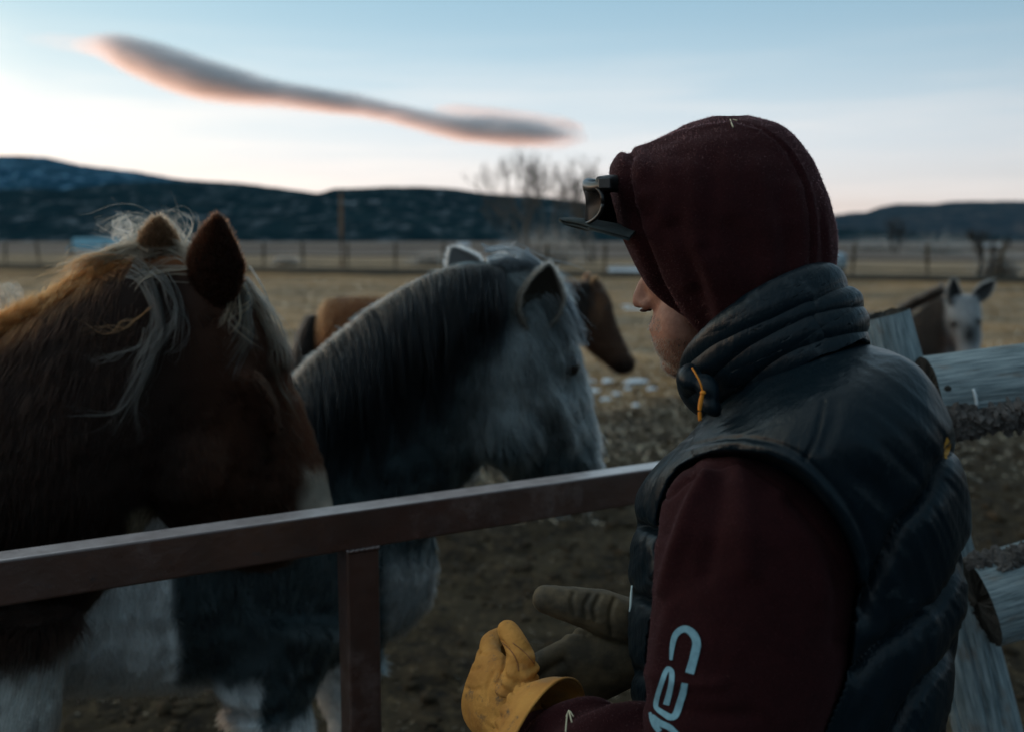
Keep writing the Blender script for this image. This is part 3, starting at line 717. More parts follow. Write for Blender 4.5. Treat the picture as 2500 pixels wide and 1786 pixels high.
for s in (1, -1):
    hp = hipc + SIDE*.09*s + UP*.02; kn = hp + FWD*.06*s*0 + FWD*.05 + UP*(.48 - hp[2]); an = np.array([hp[0], hp[1], .08]) - FWD*.02
    fz_ += [tube([hp + UP*.05, hp, kn, an], [.09, .088, .058, .04], 16, n=18), tube([an + UP*.02, an - UP*.035 + FWD*.04, an - UP*.045 + FWD*.15], [.04, .042, .03], 12, n=8)]
body = fuse(fz_, .0042, 5, .5)
body_o = obj('body', body, M_skin, man); bt = bvh(body)
# ears, eyes
for s in (1, -1):
    e = obj('ear', ball(T(-.005, .078*s, -.01), (.018, .007, .032), tq), M_skin, man)
    obj('eye', ball(facept(-.044, .030*s, .034), .0115), simple('eye_white', (.6, .58, .55), rough=.2) if s > 0 else bpy.data.materials['eye_white'], man)
    obj('nostril', ball(facept(-.0165, .0085*s, -.0092), (.0050, .0028, .0020), hq), bpy.data.materials.get('nostril_dark') or simple('nostril_dark', (.05, .02, .015)), man)
# beard stubble: thousands of short hairs over jaw and upper lip
rs = np.random.default_rng(3)
rel = body.V - CHIN; jf = rel@FWD; ju = rel@UP; js = rel@SIDE
nf, nu_ = (body.V - NOSE)@FWD, (body.V - NOSE)@UP
wj = (sstep(-.052, -.034, jf)*(ju < .040)*(ju > -.03) + .45*sstep(-.085, -.04, jf)*(ju < .026)*(ju > -.03) + .7*((nu_ < -.012) & (nu_ > -.030) & (nf > -.05)))*(body.V[:, 2] > 1.4)
p_, n_, vi_ = sample(body, 4500, np.maximum(wj, 0) + 1e-9, rs)
L_ = rs.uniform(.0012, .0042, len(p_)); dd = nrm(n_*.55 + np.array([0, 0, -.7]) + FWD*.12 + rs.normal(0, .25, n_.shape))
tt = np.linspace(0, 1, 3)[None, :, None]
cs = np.where(rs.random((len(p_), 1)) < .12, np.array([[.16, .14, .12]]), np.array([[.035, .024, .017]]))
strands('stubble', p_[:, None] + dd[:, None]*L_[:, None, None]*tt, np.array([.00022, .00018, .00008])[None], M_hair, man, cs, 'stuff')

# ---- hoodie
hoodie = obj('hoodie', loftp([(1650, 1180, 2200, 1090, 1.12, 1.14, .15), (1640, 1400, 2240, 1370, 1.11, 1.13, .14), (1650, 1700, 2220, 1690, 1.10, 1.12, .14), (1650, 2150, 2210, 2150, 1.10, 1.12, .145)], 40, 24), M_hood, man)
hr = [  # left px,py  right px,py  y_left y_right half depth
 (1740, 284, 1825, 281, 1.20, 1.20, .03), (1672, 305, 1880, 296, 1.19, 1.20, .068), (1603, 337, 1931, 326, 1.18, 1.20, .092), (1545, 368, 1982, 387, 1.17, 1.20, .108),
 (1498, 398, 2004, 436, 1.165, 1.20, .118), (1487, 450, 2026, 490, 1.16, 1.20, .124), (1500, 518, 2040, 553, 1.155, 1.20, .128), (1515, 583, 2045, 614, 1.15, 1.20, .128), (1553, 669, 2041, 668, 1.14, 1.20, .126),
 (1583, 715, 2034, 720, 1.13, 1.20, .120), (1625, 770, 2026, 780, 1.13, 1.19, .112), (1682, 848, 2016, 845, 1.13, 1.19, .105), (1712, 910, 2010, 905, 1.13, 1.19, .098), (1740, 960, 2010, 960, 1.14, 1.19, .095)]
NS, NR = 240, 220
hg = loftp(hr, NS, NR, caps=False, pw=2.45)
V = hg.V.reshape(NR, NS, 3); pp = proj(hg.V).reshape(NR, NS, 2)
ax = V - V.mean(1, keepdims=True); Nn = normals(hg).reshape(NR, NS, 3)
flip = np.sign((Nn*ax).sum(-1).mean()); Nn = Nn*flip
Q = pp.reshape(-1, 2); front = ((Nn.reshape(-1, 3)*nrm(CAM - hg.V)).sum(1) > -.15)
disp = np.zeros(len(Q))
def groove(poly, w, d, Q=None, fr=None):
    Q = globals()['Q'] if Q is None else Q
    r = -d*np.exp(-(seg_dist(Q, poly)/w)**2); return r if fr is None else r*fr
frf = front.astype(float)
# raised seam over the crown with its two grooves, the hem band of the hood, soft vertical folds
seam1 = [(1530, 374), (1600, 341), (1654, 318), (1720, 301), (1785, 292), (1855, 313), (1895, 342), (1926, 376), (1950, 420), (1967, 467), (1979, 533), (1982, 600), (1977, 680)]
disp += groove(seam1, 5, .0045, fr=frf) + .003*np.exp(-((seg_dist(Q, np.array(seam1)+[7, 4]))/7)**2)*frf
seam2 = [(1998, 470), (2004, 520), (2012, 600), (2014, 690)]
disp += (groove(seam2, 7, .004, fr=frf) - groove(np.array(seam2)+[9, 0], 9, .0015, fr=frf))*sstep(470, 560, Q[:, 1])
hem = [(1541, 384), (1532, 410), (1534, 450), (1544, 500), (1560, 560), (1585, 620), (1612, 690), (1650, 760), (1700, 830)]
disp += groove(hem, 9, .009, fr=frf) - groove(np.array(hem)+[-20, 4], 17, .005, fr=frf) - groove(np.array(hem)+[24, -2], 20, .0035, fr=frf)
for a_, b_, c_, d_ in [((1600, 400), (1590, 520), 26, .004), ((1660, 380), (1640, 560), 30, .003), ((1735, 400), (1725, 600), 30, .0042), ((1640, 560), (1730, 800), 28, .006), ((1700, 600), (1760, 790), 26, -.005), ((1790, 560), (1830, 720), 36, .005), ((1850, 420), (1890, 660), 34, -.004),
                       ((1590, 480), (1680, 690), 22, -.005), ((1900, 500), (1915, 690), 24, .004), ((1940, 460), (1955, 660), 18, -.003)]:
    x_ = catmull([a_, ((a_[0]+b_[0])/2 + 8, (a_[1]+b_[1])/2), b_], 12); disp -= d_*np.exp(-(seg_dist(Q, x_)/c_)**2)*frf
disp += .0022*fbm(hg.V*np.array([16, 16, 6]), 3, 5) + .0006*fbm(hg.V*70, 2, 8)
V2 = V.reshape(-1, 3) + Nn.reshape(-1, 3)*disp[:, None]
# opening at the face: leave out the ring part that looks forward
th = np.linspace(0, 2*math.pi, NS, endpoint=False)
Fc = []
for r in range(NR-1):
    t_ = r/(NR-1)
    if t_ > .20: w = float(sstep(.20, .34, t_)); hi_a, lo_a = math.radians(174), math.radians(174 - 80*w)
    else: lo_a = hi_a = 9
    for k in range(NS):
        if lo_a < th[k] < hi_a: continue
        Fc.append((r*NS+k, r*NS+(k+1) % NS, (r+1)*NS+(k+1) % NS, (r+1)*NS+k))
hood_o = obj('hood', G(V2, Fc), M_hood, hoodie); mdf = hood_o.modifiers.new('thick', 'SOLIDIFY'); mdf.thickness = .006; mdf.offset = -1 if flip > 0 else 1
hoodbvh = bvh(G(V2, Fc))
# a wisp of hay and lint on the hood
hay = simple('straw', (.62, .55, .38), rough=.7)
def hayb(pts, tree, r=.0007, off=.002, parent=None):
    q = [hit(x, y, tree, off) for x, y in pts]; q = [a for a in q if a is not None]
    if len(q) > 1: obj('straw', tube(q, r, 6, n=8), hay, parent or man)
hayb([(1783, 292), (1786, 302), (1790, 311)], hoodbvh, .0008, .004)
hayb([(1790, 292), (1800, 294)], hoodbvh, .0005, .004)
# fine lint / fuzz standing off the fleece, it softens the outline
def fuzz(g, n, L, mtl, col, parent, seed, w=None):
    rs = np.random.default_rng(seed); p_, n_, _ = sample(g, n, w, rs); c = nrm(p_ - g.V.mean(0)); sg_ = np.sign((n_*c).sum(1, keepdims=True)); n_ = n_*sg_
    d = nrm(n_*.9 + rs.normal(0, .7, n_.shape)); LL = L*rs.uniform(.3, 1, (n, 1)); t = np.linspace(0, 1, 3)[None, :, None]
    P_ = p_[:, None] + d[:, None]*LL[:, None]*t + rs.normal(0, L*.12, (n, 3, 3))*t
    strands('fuzz', P_, np.array([.00012, .0001, .00006])[None], M_hair, parent, np.array(col)*rs.uniform(.6, 1.5, (n, 1)), 'stuff')
fuzz(G(V2, Fc), 24000, .0024, None, (.06, .016, .018), hoodie, 4)

# ---- cap under the hood, brim showing, sunglasses parked on it
capm = obj('cap', ball(T(-.002, 0, .035), (.098, .080, .080), tq, 28, 16), M_cap, man)
BT = P(1352, 536, 1.19); BR = P(1540, 560, 1.165)             # brim tip and brim root, near the middle of the brim
bf = nrm(BT - BR); bl = np.linalg.norm(BT - BR)
bs_ = nrm(np.cross(bf, UP)); bs_ = bs_ if bs_@SIDE > 0 else -bs_; bu = nrm(np.cross(bs_, bf)); bu = bu if bu[2] > 0 else -bu
V = []; nbu, nbv = 26, 14
for layer in (1, -1):
    for i in range(nbu):
        s = -1 + 2*i/(nbu-1)
        for j in range(nbv):
            f = j/(nbv-1); half = .078*(1 - .10*f); ex = math.sqrt(max(0, 1 - (abs(s)**2.6)*f**3))
            x = (f*bl*1.02 - .012)*(1 - .42*abs(s)**3*f); sag = .010*(s**2)*(1 - .15*f) + .006*math.sin(f*math.pi)*0
            V.append(BR + bf*x + bs_*half*s*ex + bu*(-sag + .012*0 + .0018*layer + .004*math.sin(f*2.6)))
V = np.array(V); o_ = nbu*nbv
Fc = [(i*nbv+j, (i+1)*nbv+j, (i+1)*nbv+j+1, i*nbv+j+1) for i in range(nbu-1) for j in range(nbv-1)]
Fc += [tuple(reversed([a+o_ for a in f])) for f in Fc]
bd = [i*nbv for i in range(nbu)] + [(nbu-1)*nbv+j for j in range(1, nbv)] + [i*nbv+nbv-1 for i in range(nbu-2, -1, -1)] + [j for j in range(nbv-2, 0, -1)]
Fc += [(bd[k], bd[(k+1) % len(bd)], bd[(k+1) % len(bd)]+o_, bd[k]+o_) for k in range(len(bd))]
obj('brim', G(V, Fc), M_cap, capm, bevel=.0)
glasses = obj('sunglasses', tube([P(1459, 447, 1.11), P(1500, 449, 1.135), P(1570, 452, 1.15), P(1680, 470, 1.16)], [.0032, .0045, .0035, .003], 8, n=12, squash=2.2), M_black, man)
# front of the glasses: wraps from the near hinge round to the far side; lenses hang below the bar
cg = P(1520, 480, 1.19)
def gp(a, dz, out=0.0):                                       # a: angle round the forehead, 0 = straight ahead, + = towards his left (camera)
    R_ = .083 + out; return cg + FWD*(R_*math.cos(a)*.72) + SIDE*(R_*math.sin(a)*.92) + UP*dz
KG = P(1459, 447, 1.11)
off = KG - gp(1.15, 0.0); cg = cg + off*np.array([1, 1, 1])
obj('frame_bar', tube([gp(a, .0 + .004*math.cos(a*3)) for a in np.linspace(-1.35, 1.32, 36)], .0034, 8, squash=1.7), M_black, glasses)
for s in (1, -1):
    rim, lens = [], []
    A0, A1 = .14, 1.30
    for k in range(28):
        t = 2*math.pi*k/28; u = math.cos(t); v = math.sin(t)
        a = s*((A0+A1)/2 + (A1-A0)/2*np.sign(u)*abs(u)**.75); z = -.023 + .021*np.sign(v)*abs(v)**.7 + (.004*u if v < 0 else 0)
        rim.append(gp(a, z, .001))
    rim.append(rim[0]); obj('frame_rim', tube(rim, .0021, 8), M_black, glasses)
    c_ = np.mean(rim[:-1], 0); cc_ = gp(s*(A0+A1)/2, -.023, .001)
    Vl = [cc_] + rim[:-1]; obj('lens', G(np.array(Vl), [(0, 1+k, 1+(k+1) % 28) for k in range(28)]), M_lens, glasses)
    obj('hinge', box(gp(s*1.34, -.001), .007, .0035, .0058, [FWD, SIDE, UP]), M_black, glasses, smooth=False, bevel=.0012)
M_stud = simple('hinge_stud', (.5, .45, .3), rough=.3, metal=1)
for dz in (.002, -.004): obj('stud', ball(gp(1.25, dz, .0045) - FWD*0, .0011, nu=8, nv=6), M_stud, glasses)

# ---- vest ------------------------------------------------------------------
armhole = np.array([(1611, 1393), (1600, 1300), (1606, 1255), (1618, 1218), (1649, 1156), (1706, 1115), (1793, 1099), (1886, 1110), (1948, 1140), (2015, 1207), (2066, 1285), (2092, 1351), (2103, 1413), (2100, 1470), (2085, 1540), (2070, 1640), (2000, 1800), (1800, 2100), (1600, 2100), (1580, 1640)], float)
vr = [(1752, 975, 2085, 850, 1.13, 1.16, .105, .010), (1700, 1030, 2150, 872, 1.12, 1.17, .150, .012), (1655, 1078, 2228, 912, 1.10, 1.17, .190, .015), (1608, 1124, 2275, 962, 1.09, 1.17, .215, .012), (1571, 1182, 2320, 1050, 1.08, 1.165, .225, .006),
      (1553, 1254, 2347, 1156, 1.08, 1.165, .225), (1546, 1330, 2363, 1270, 1.08, 1.16, .222), (1540, 1440, 2362, 1400, 1.08, 1.16, .218), (1537, 1568, 2352, 1530, 1.08, 1.16, .212), (1545, 1680, 2332, 1650, 1.08, 1.155, .208),
      (1556, 1800, 2312, 1784, 1.08, 1.15, .205), (1580, 2000, 2290, 2000, 1.08, 1.14, .20), (1600, 2190, 2280, 2190, 1.08, 1.14, .195)]
NS, NR = 420, 330
vg = loftp(vr, NS, NR, caps=False, pw=2.3); vg.shape = (NR, NS)
Nn = normals(vg); cen = vg.V.reshape(NR, NS, 3).mean(1, keepdims=True)
fl_ = np.sign((Nn*(vg.V.reshape(NR, NS, 3)-cen).reshape(-1, 3)).sum(1).mean()); Nn = Nn*fl_
Q = proj(vg.V); view = nrm(CAM - vg.V); fr = sstep(-.25, .05, (Nn*view).sum(1))
disp = np.zeros(len(Q))
seams = [
 [(2345, 1085), (2323, 1109), (2303, 1140), (2272, 1202), (2210, 1269), (2188, 1305), (2165, 1360), (2130, 1430), (2105, 1500)],
 [(2375, 1340), (2357, 1377), (2344, 1413), (2303, 1475), (2262, 1500), (2200, 1547), (2150, 1580), (2090, 1640)],
 [(2368, 1530), (2347, 1573), (2318, 1624), (2272, 1665), (2221, 1722), (2195, 1773), (2150, 1850)],
 [(2350, 1750), (2300, 1820), (2240, 1900), (2160, 1960)]]
fseams = [[(1530, 1262), (1551, 1279), (1580, 1290), (1615, 1300)], [(1520, 1440), (1560, 1462), (1600, 1470)], [(1520, 1620), (1570, 1650), (1610, 1660)]]
dmin = np.full(len(Q), 1e9)
for sm in seams + fseams: dmin = np.minimum(dmin, seg_dist(Q, catmull(sm, 40)))
disp += fr*(-.013*np.exp(-(dmin/9)**2) - .007*np.exp(-(dmin/26)**2) + .003)
# far side: plain horizontal tubes
zz = vg.V[:, 2]; disp += (1-fr)*.008*(np.abs(np.sin(zz*math.pi/.085))**.6 - .7)
# short shoulder seam and the line of the yoke under the collar
disp += fr*groove(catmull([(2012, 985), (2003, 1030), (1990, 1075), (1965, 1120)], 20), 5, .0035)
disp -= fr*.0025*np.exp(-(seg_dist(Q, catmull([(2040, 990), (2030, 1040), (2010, 1090)], 20))/14)**2)
# puckers: fine folds that run across the baffles, strongest near the seams
def dirnoise(Q, ang, across, along_, seed):
    c, s = math.cos(ang), math.sin(ang); u = Q[:, 0]*c + Q[:, 1]*s; v = -Q[:, 0]*s + Q[:, 1]*c
    return fbm(np.stack([u/along_, v/across, 0*u], 1), 3, seed)
# streaks follow arcs round the shoulder blade (centre near the armhole)
ctr = np.array([1905, 1560.]); rel = Q - ctr; rad_ = np.hypot(rel[:, 0]*1.0, rel[:, 1]*.78); an_ = np.arctan2(rel[:, 1], rel[:, 0])
arc = fbm(np.stack([rad_/17, an_*1.9, 0*rad_], 1), 3, 41)
arc2 = fbm(np.stack([rad_/45, an_*1.6, 0*rad_], 1), 2, 45)
wq = sstep(2000, 2150, Q[:, 0])*fr
disp += wq*(.0021*arc + .003*arc2)
disp += fr*.0018*np.exp(-(dmin/40)**2)*dirnoise(Q, math.radians(60), 9, 60, 51)
disp += .0030*fbm(vg.V*9, 3, 33) + .0012*fbm(vg.V*26, 2, 37)
# front panel left of the arm: shoulder gather
disp += fr*.004*(Q[:, 0] < 1700)*dirnoise(Q, math.radians(-50), 26, 120, 61)*sstep(1000, 1100, Q[:, 1])
disp += fr*.0042*np.exp(-(((Q[:, 0]-1740)/120)**2 + ((Q[:, 1]-1075)/50)**2))*dirnoise(Q, math.radians(-22), 16, 160, 63)
# armhole: inside it the vest drops away and lets the sleeve out, its rolled edge stands proud
sd_ = seg_dist(Q, catmull(armhole[:13], 80)); ins = inside(Q, np.array(armhole))
depth_push = np.where(ins & (fr > .3), sstep(0, 26, sd_), 0)*.075
edge = np.where(ins, 0, np.exp(-((sd_-11)/11)**2))*.0035*fr*(Q[:, 1] < 1560) - np.where(ins, 0, np.exp(-((sd_-28)/6)**2))*.0022*fr*(Q[:, 1] < 1500)
V2 = vg.V + Nn*(disp + edge)[:, None] - view*depth_push[:, None]
vest = obj('vest', G(V2, vg.F), M_vest, man)
vbv = bvh(G(V2, vg.F))

# ---- collar: stacked soft tubes with the seams of the photo
kr = [(1668, 872, 2040, 722, 1.12, 1.16, .100, .036), (1672, 900, 2052, 734, 1.12, 1.16, .104, .034), (1676, 925, 2062, 750, 1.12, 1.16, .107, .032), (1690, 945, 2090, 770, 1.12, 1.165, .110, .030), (1712, 965, 2100, 795, 1.12, 1.165, .113, .026),
      (1738, 985, 2104, 830, 1.12, 1.165, .116, .022), (1760, 1004, 2100, 862, 1.12, 1.165, .118, .016)]
NS, NR = 300, 150
kg = loftp(kr, NS, NR, caps=False, pw=2.1); Nk = normals(kg); cen = kg.V.reshape(NR, NS, 3).mean(1, keepdims=True)
Nk *= np.sign((Nk*(kg.V.reshape(NR, NS, 3)-cen).reshape(-1, 3)).sum(1).mean())
Q = proj(kg.V); frk = sstep(-.3, 0, (Nk*nrm(CAM - kg.V)).sum(1))
cs_ = [[(2062, 716), (2020, 722), (1982, 735), (1946, 745), (1855, 785), (1780, 826), (1735, 858), (1690, 900)],
       [(2095, 756), (2040, 760), (1985, 770), (1956, 780), (1855, 826), (1800, 862), (1754, 902), (1705, 945)],
       [(2110, 808), (2060, 815), (2017, 826), (1931, 851), (1880, 880), (1830, 922), (1790, 955), (1735, 1000)]]
dk = np.full(len(Q), 1e9)
for c_ in cs_: dk = np.minimum(dk, seg_dist(Q, catmull(c_, 40)))
tv_ = np.repeat(np.linspace(0, 1, NR), NS)
dk_ = frk*(-.0075*np.exp(-(dk/6.5)**2) - .0035*np.exp(-(dk/16)**2) + .003) + (1-frk)*.006*(np.abs(np.sin(tv_*math.pi*4))**.6 - .6)
dk_ += .0022*fbm(kg.V*np.array([16, 16, 9]), 2, 71) + .0008*frk*dirnoise(Q, math.radians(-27), 9, 55, 73) + frk*groove(catmull([(1985, 738), (1975, 770), (1990, 800), (2010, 826)], 16), 5, .0045)
dk_ += -.004*np.exp(-((tv_)/.05)**2)
co = G(kg.V + Nk*dk_[:, None], kg.F)
collar = obj('collar', co, M_vest, vest); mdf = collar.modifiers.new('thick', 'SOLIDIFY'); mdf.thickness = .012; mdf.offset = -1
colbv = bvh(co)
# bunched front end of the collar with the zip
obj('collar_fold', fuse([tube([P(1684, 905, 1.085), P(1686, 925, 1.065), P(1702, 942, 1.055)], [.010, .014, .008], 16, n=8), tube([P(1712, 925, 1.06), P(1728, 945, 1.05), P(1742, 975, 1.045)], [.009, .012, .008], 16, n=8), tube([P(1728, 968, 1.05), P(1738, 992, 1.045), P(1752, 1008, 1.05)], [.008, .010, .006], 16, n=8)], .0022, 5), M_vest, vest)
cord = [P(1690, 898, 1.045), P(1700, 915, 1.035), P(1710, 935, 1.03), P(1716, 958, 1.03), P(1711, 978, 1.03), P(1708, 1000, 1.03), P(1709, 1026, 1.03)]
zp = obj('zip_pull', tube(cord[:4], .0010, 8, n=16), M_orange, vest); obj('cord_end', tube(cord[3:], [.0020, .0024, .0022, .0020], 10, n=16), M_orange, zp)
obj('cord_knot', ball(cord[3], (.0032, .0032, .0026), nu=12, nv=8), M_orange, zp)

# ---- decals: flat print laid on a surface, cut from photo positions
def decal(name, quads, tree, mtl, parent, off=.0012, y=1.0, step=6):
    """quads: strips (left side polyline, right side polyline)"""
    g = G()
    for a, b in quads:
        n = max(8, int(np.linalg.norm(np.diff(np.array(a, float), axis=0), axis=1).sum()/step)); a = catmull(a, n) if len(a) > 2 else catmull(np.array(a, float), n); b = catmull(b, n) if len(b) > 2 else catmull(np.array(b, float), n)
        m_ = 6; V = []
        for i in range(n):
            for j in range(m_): u = a[i] + (b[i]-a[i])*j/(m_-1); V.append(hit(u[0], u[1], tree, off, y))
        g.add(G(np.array(V), [(i*m_+j, (i+1)*m_+j, (i+1)*m_+j+1, i*m_+j+1) for i in range(n-1) for j in range(m_-1)]))
    return obj(name, g, mtl, parent)
def stroke(pts, w, n=None):
    pts = np.array(pts, float); w = np.broadcast_to(w, len(pts)); t = nrm(np.gradient(pts, axis=0)); nn = np.stack([-t[:, 1], t[:, 0]], 1)
    return (pts + nn*w[:, None]/2).tolist(), (pts - nn*w[:, None]/2).tolist()
# round gold patch between the shoulder blades, seen edge-on; narrow reflective badge at the front hem
M_gold = simple('gold_patch', (.62, .30, .04), (.5, .24, .03), 90, rough=.6)
decal('patch', [([(2311, 1066), (2305, 1090), (2306, 1118)], [(2313, 1066), (2322, 1086), (2312, 1119)])], vbv, M_gold, vest, .0015, 1.12)
M_badge = simple('pale_badge', (.62, .74, .74), (.55, .66, .66), 60, rough=.4)
bp = [P(x, y, 1.06) for x, y in ((1543, 1428), (1541, 1450), (1540, 1475), (1537, 1492))]
obj('badge', tube(bp, [.0008, .0014, .0014, .0007], 8, n=12), M_badge, vest)

# ---- near sleeve: upper arm, folds and seam, then the forearm going to the glove
sr_ = [(1720, 1118, 1880, 1116, 1.03, 1.03, .03), (1664, 1148, 1940, 1158, 1.02, 1.02, .062), (1622, 1210, 2005, 1215, 1.01, 1.02, .085), (1602, 1290, 2058, 1290, 1.0, 1.01, .098), (1598, 1360, 2086, 1365, .995, 1.01, .104), (1596, 1440, 2088, 1450, .99, 1.005, .105),
      (1583, 1568, 2074, 1568, .98, 1.0, .103), (1577, 1660, 2052, 1675, .975, .99, .100), (1566, 1740, 2020, 1765, .97, .98, .096), (1560, 1830, 1985, 1860, .965, .975, .09), (1590, 1930, 1930, 1950, .96, .965, .075), (1650, 1990, 1850, 2000, .96, .96, .04)]
NS, NR = 240, 240
ag = loftp(sr_, NS, NR, caps=True, pw=2.15); Na = normals(ag); Q = proj(ag.V)
cen = np.vstack([ag.V[:NS*NR].reshape(NR, NS, 3).mean(1, keepdims=True).repeat(NS, 1).reshape(-1, 3), ag.V[:1], ag.V[-1:]])
Na *= np.sign((Na*(ag.V-cen)).sum(1).mean())
fra = sstep(-.3, 0, (Na*nrm(CAM - ag.V)).sum(1))
da = .0035*fbm(ag.V*np.array([11, 11, 5]), 3, 81) + .0007*fbm(ag.V*60, 2, 83)
da += fra*groove(catmull([(1622, 1215), (1690, 1150), (1790, 1138), (1860, 1160), (1950, 1230), (2020, 1310), (2070, 1400)], 40), 5, .003)
for pts, w_, d_ in [([(1722, 1165), (1690, 1230), (1655, 1330), (1625, 1440)], 20, .0085), ([(1690, 1150), (1650, 1220), (1618, 1300)], 22, -.006), ([(1800, 1150), (1820, 1250), (1828, 1380)], 34, .006), ([(1760, 1170), (1745, 1280), (1720, 1400)], 28, -.006),
                    ([(1940, 1230), (2020, 1340), (2055, 1460), (2050, 1560)], 26, -.006), ([(1900, 1220), (1985, 1330), (2010, 1450)], 26, .004), ([(1640, 1480), (1612, 1580), (1600, 1690)], 22, .004), ([(1580, 1700), (1700, 1740), (1830, 1745)], 24, -.004), ([(1585, 1640), (1660, 1665), (1760, 1668)], 18, .0035)]:
    da += fra*d_*np.exp(-(seg_dist(Q, catmull(pts, 20))/w_)**2)
sleeve_g = G(ag.V + Na*da[:, None], ag.F)
sleeve = obj('sleeve', sleeve_g, M_hood, hoodie); sbv = bvh(sleeve_g)
fuzz(sleeve_g, 16000, .0020, None, (.055, .016, .018), hoodie, 14)
# the forearm: wrinkled cloth, sections from the elbow (near) to the cuff (far)
fa = []
for (tx, ty), (bx, by), y in [((1880, 1820), (1800, 2140), .955), ((1730, 1775), (1650, 2130), .965), ((1600, 1738), (1500, 2080), .985), ((1500, 1722), (1400, 2010), 1.01), ((1445, 1712), (1350, 1940), 1.04), ((1408, 1728), (1330, 1890), 1.07), ((1365, 1735), (1300, 1865), 1.09), ((1325, 1740), (1275, 1840), 1.105)]:
    a_, b_ = P(tx, ty, y), P(bx, by, y); fa.append(((a_+b_)/2, (a_-b_)/2))
C_ = np.array([f[0] for f in fa]); A_ = np.array([f[1] for f in fa]); Tn = nrm(np.gradient(C_, axis=0)); B_ = nrm(np.cross(Tn, A_))*np.linalg.norm(A_, axis=1)[:, None]*.92
fg = loft3(C_, A_, B_, ns=160, n=220, caps=False); Nf = normals(fg); Nf *= np.sign((Nf*(fg.V - fg.V.reshape(220, 160, 3).mean(1, keepdims=True).repeat(160, 1).reshape(-1, 3))).sum(1).mean())
Q = proj(fg.V); frF = sstep(-.3, 0, (Nf*nrm(CAM-fg.V)).sum(1)); u_ = np.repeat(np.linspace(0, 1, 220), 160); v_ = np.tile(np.linspace(0, 2*math.pi, 160, endpoint=False), 220)
wr = np.sin(u_*34 + 1.6*np.sin(v_ + .6) + 2.2*fbm(fg.V*9, 2, 95)); df = .0052*np.sign(wr)*np.abs(wr)**.8*sstep(0, .2, u_) + .003*fbm(fg.V*22, 3, 91)
fore_g = G(fg.V + Nf*df[:, None], fg.F); forearm = obj('sleeve', fore_g, M_hood, hoodie); fobv = bvh(fore_g)
fuzz(fore_g, 8000, .0025, None, (.16, .045, .05), hoodie, 15)
for pts in ([(1381, 1786), (1384, 1750), (1389, 1733)], [(1389, 1733), (1396, 1762)], [(1382, 1748), (1389, 1732)], [(1392, 1735), (1400, 1748)]): hayb(pts, fobv, .0008, .004)
# the far sleeve, mostly behind the body
obj('sleeve', tube([SHR - UP*.0, (SHR+ELR)/2, ELR, (ELR+WRR)/2, WRR], [.085, .075, .062, .055, .045], 32, n=60), M_hood, hoodie)

# ---- lettering down the sleeve: C, A, R and the top of the next sign, squared italic strokes
LET = empty('lettering', (0, 0, 0))
bpy.data.objects.remove(LET)
def R5(x, y): return (1500 + x*.5147, 950 + y*.5147)
def poly(pts): return [R5(x, y) for x, y in pts]
letter_c = stroke(poly([(268, 1282), (272, 1235), (282, 1180), (300, 1150), (330, 1134), (358, 1143), (382, 1172), (390, 1205), (383, 1245), (372, 1290), (356, 1345)]), [7, 11, 14, 16, 17, 18, 20, 21, 21, 21, 22])
letter_a = stroke(poly([(288, 1442), (275, 1440), (255, 1438), (228, 1432)]), 1)
la = [stroke(poly([(334, 1392), (325, 1440), (312, 1480), (300, 1520), (285, 1548), (262, 1552), (235, 1536), (205, 1515), (196, 1495), (205, 1450), (222, 1395), (240, 1345), (256, 1322), (270, 1332), (272, 1375), (262, 1430), (245, 1495)]), [15, 17, 17, 17, 17, 16, 14, 12, 12, 12, 12, 12, 12, 12, 13, 14, 15])]
lr_ = [stroke(poly([(178, 1545), (215, 1580), (262, 1602), (300, 1640)]), [10, 16, 15, 15]), stroke(poly([(168, 1530), (176, 1562), (190, 1590), (215, 1622)]), [7, 10, 13, 14])]
decal('lettering', [letter_c], sbv, M_print, sleeve, .0014, .9)
decal('lettering', la, sbv, M_print, sleeve, .0014, .9)
decal('lettering', lr_, sbv, M_print, sleeve, .0014, .9)

# ---- gloves ------------------------------------------------------------------
def glove(W, Hd, Ud, Nd, curl, thumb, s=1.0, cuff=True, spread=.0):
    """W wrist, Hd along the hand, Ud towards the thumb edge, Nd out of the back of the hand (palm is -Nd)"""
    def L(h, u, n): return W + (Hd*h + Ud*u + Nd*n)*s
    gs = [loft3([L(-.005, 0, 0), L(.015, .0, .0), L(.045, .002, .002), L(.075, .002, .002), L(.095, 0, 0), L(.104, 0, -.004)],
                [Ud*r*s for r in (.036, .041, .047, .050, .048, .040)], [Nd*r*s for r in (.024, .028, .030, .027, .024, .016)], 28, 16)]
    lens_ = [(.040, .026, .022), (.046, .030, .023), (.043, .028, .023), (.034, .021, .020)]
    for i, (us, ln) in enumerate(zip((.034, .0115, -.0115, -.033), lens_)):
        a = 0; p = np.array([.094 - .006*abs(us)/.03, us*(1+spread), -.002]); pts = [p - [.03, 0, 0], p]; r_ = [.0125, .0135]
        for k, l in enumerate(ln):
            a += curl[k] + .06*i; p = p + l*np.array([math.cos(a), us*spread*2, -math.sin(a)]); pts.append(p.copy()); r_.append((.0128, .0120, .0105)[k])
        gs.append(tube([L(*q) for q in pts], np.array(r_)*s, 14, n=18, up=Ud)); gs.append(ball(L(*p), .0105*s, nu=12, nv=8))
    tp = [L(*q) for q in thumb[0]] if len(thumb) < 3 else thumb[0]; gs.append(tube(tp, np.array(thumb[1])*s, 14, n=18, up=Nd)); gs.append(ball(tp[-1], thumb[1][-1]*s*.99, nu=14, nv=10))
    return gs, L
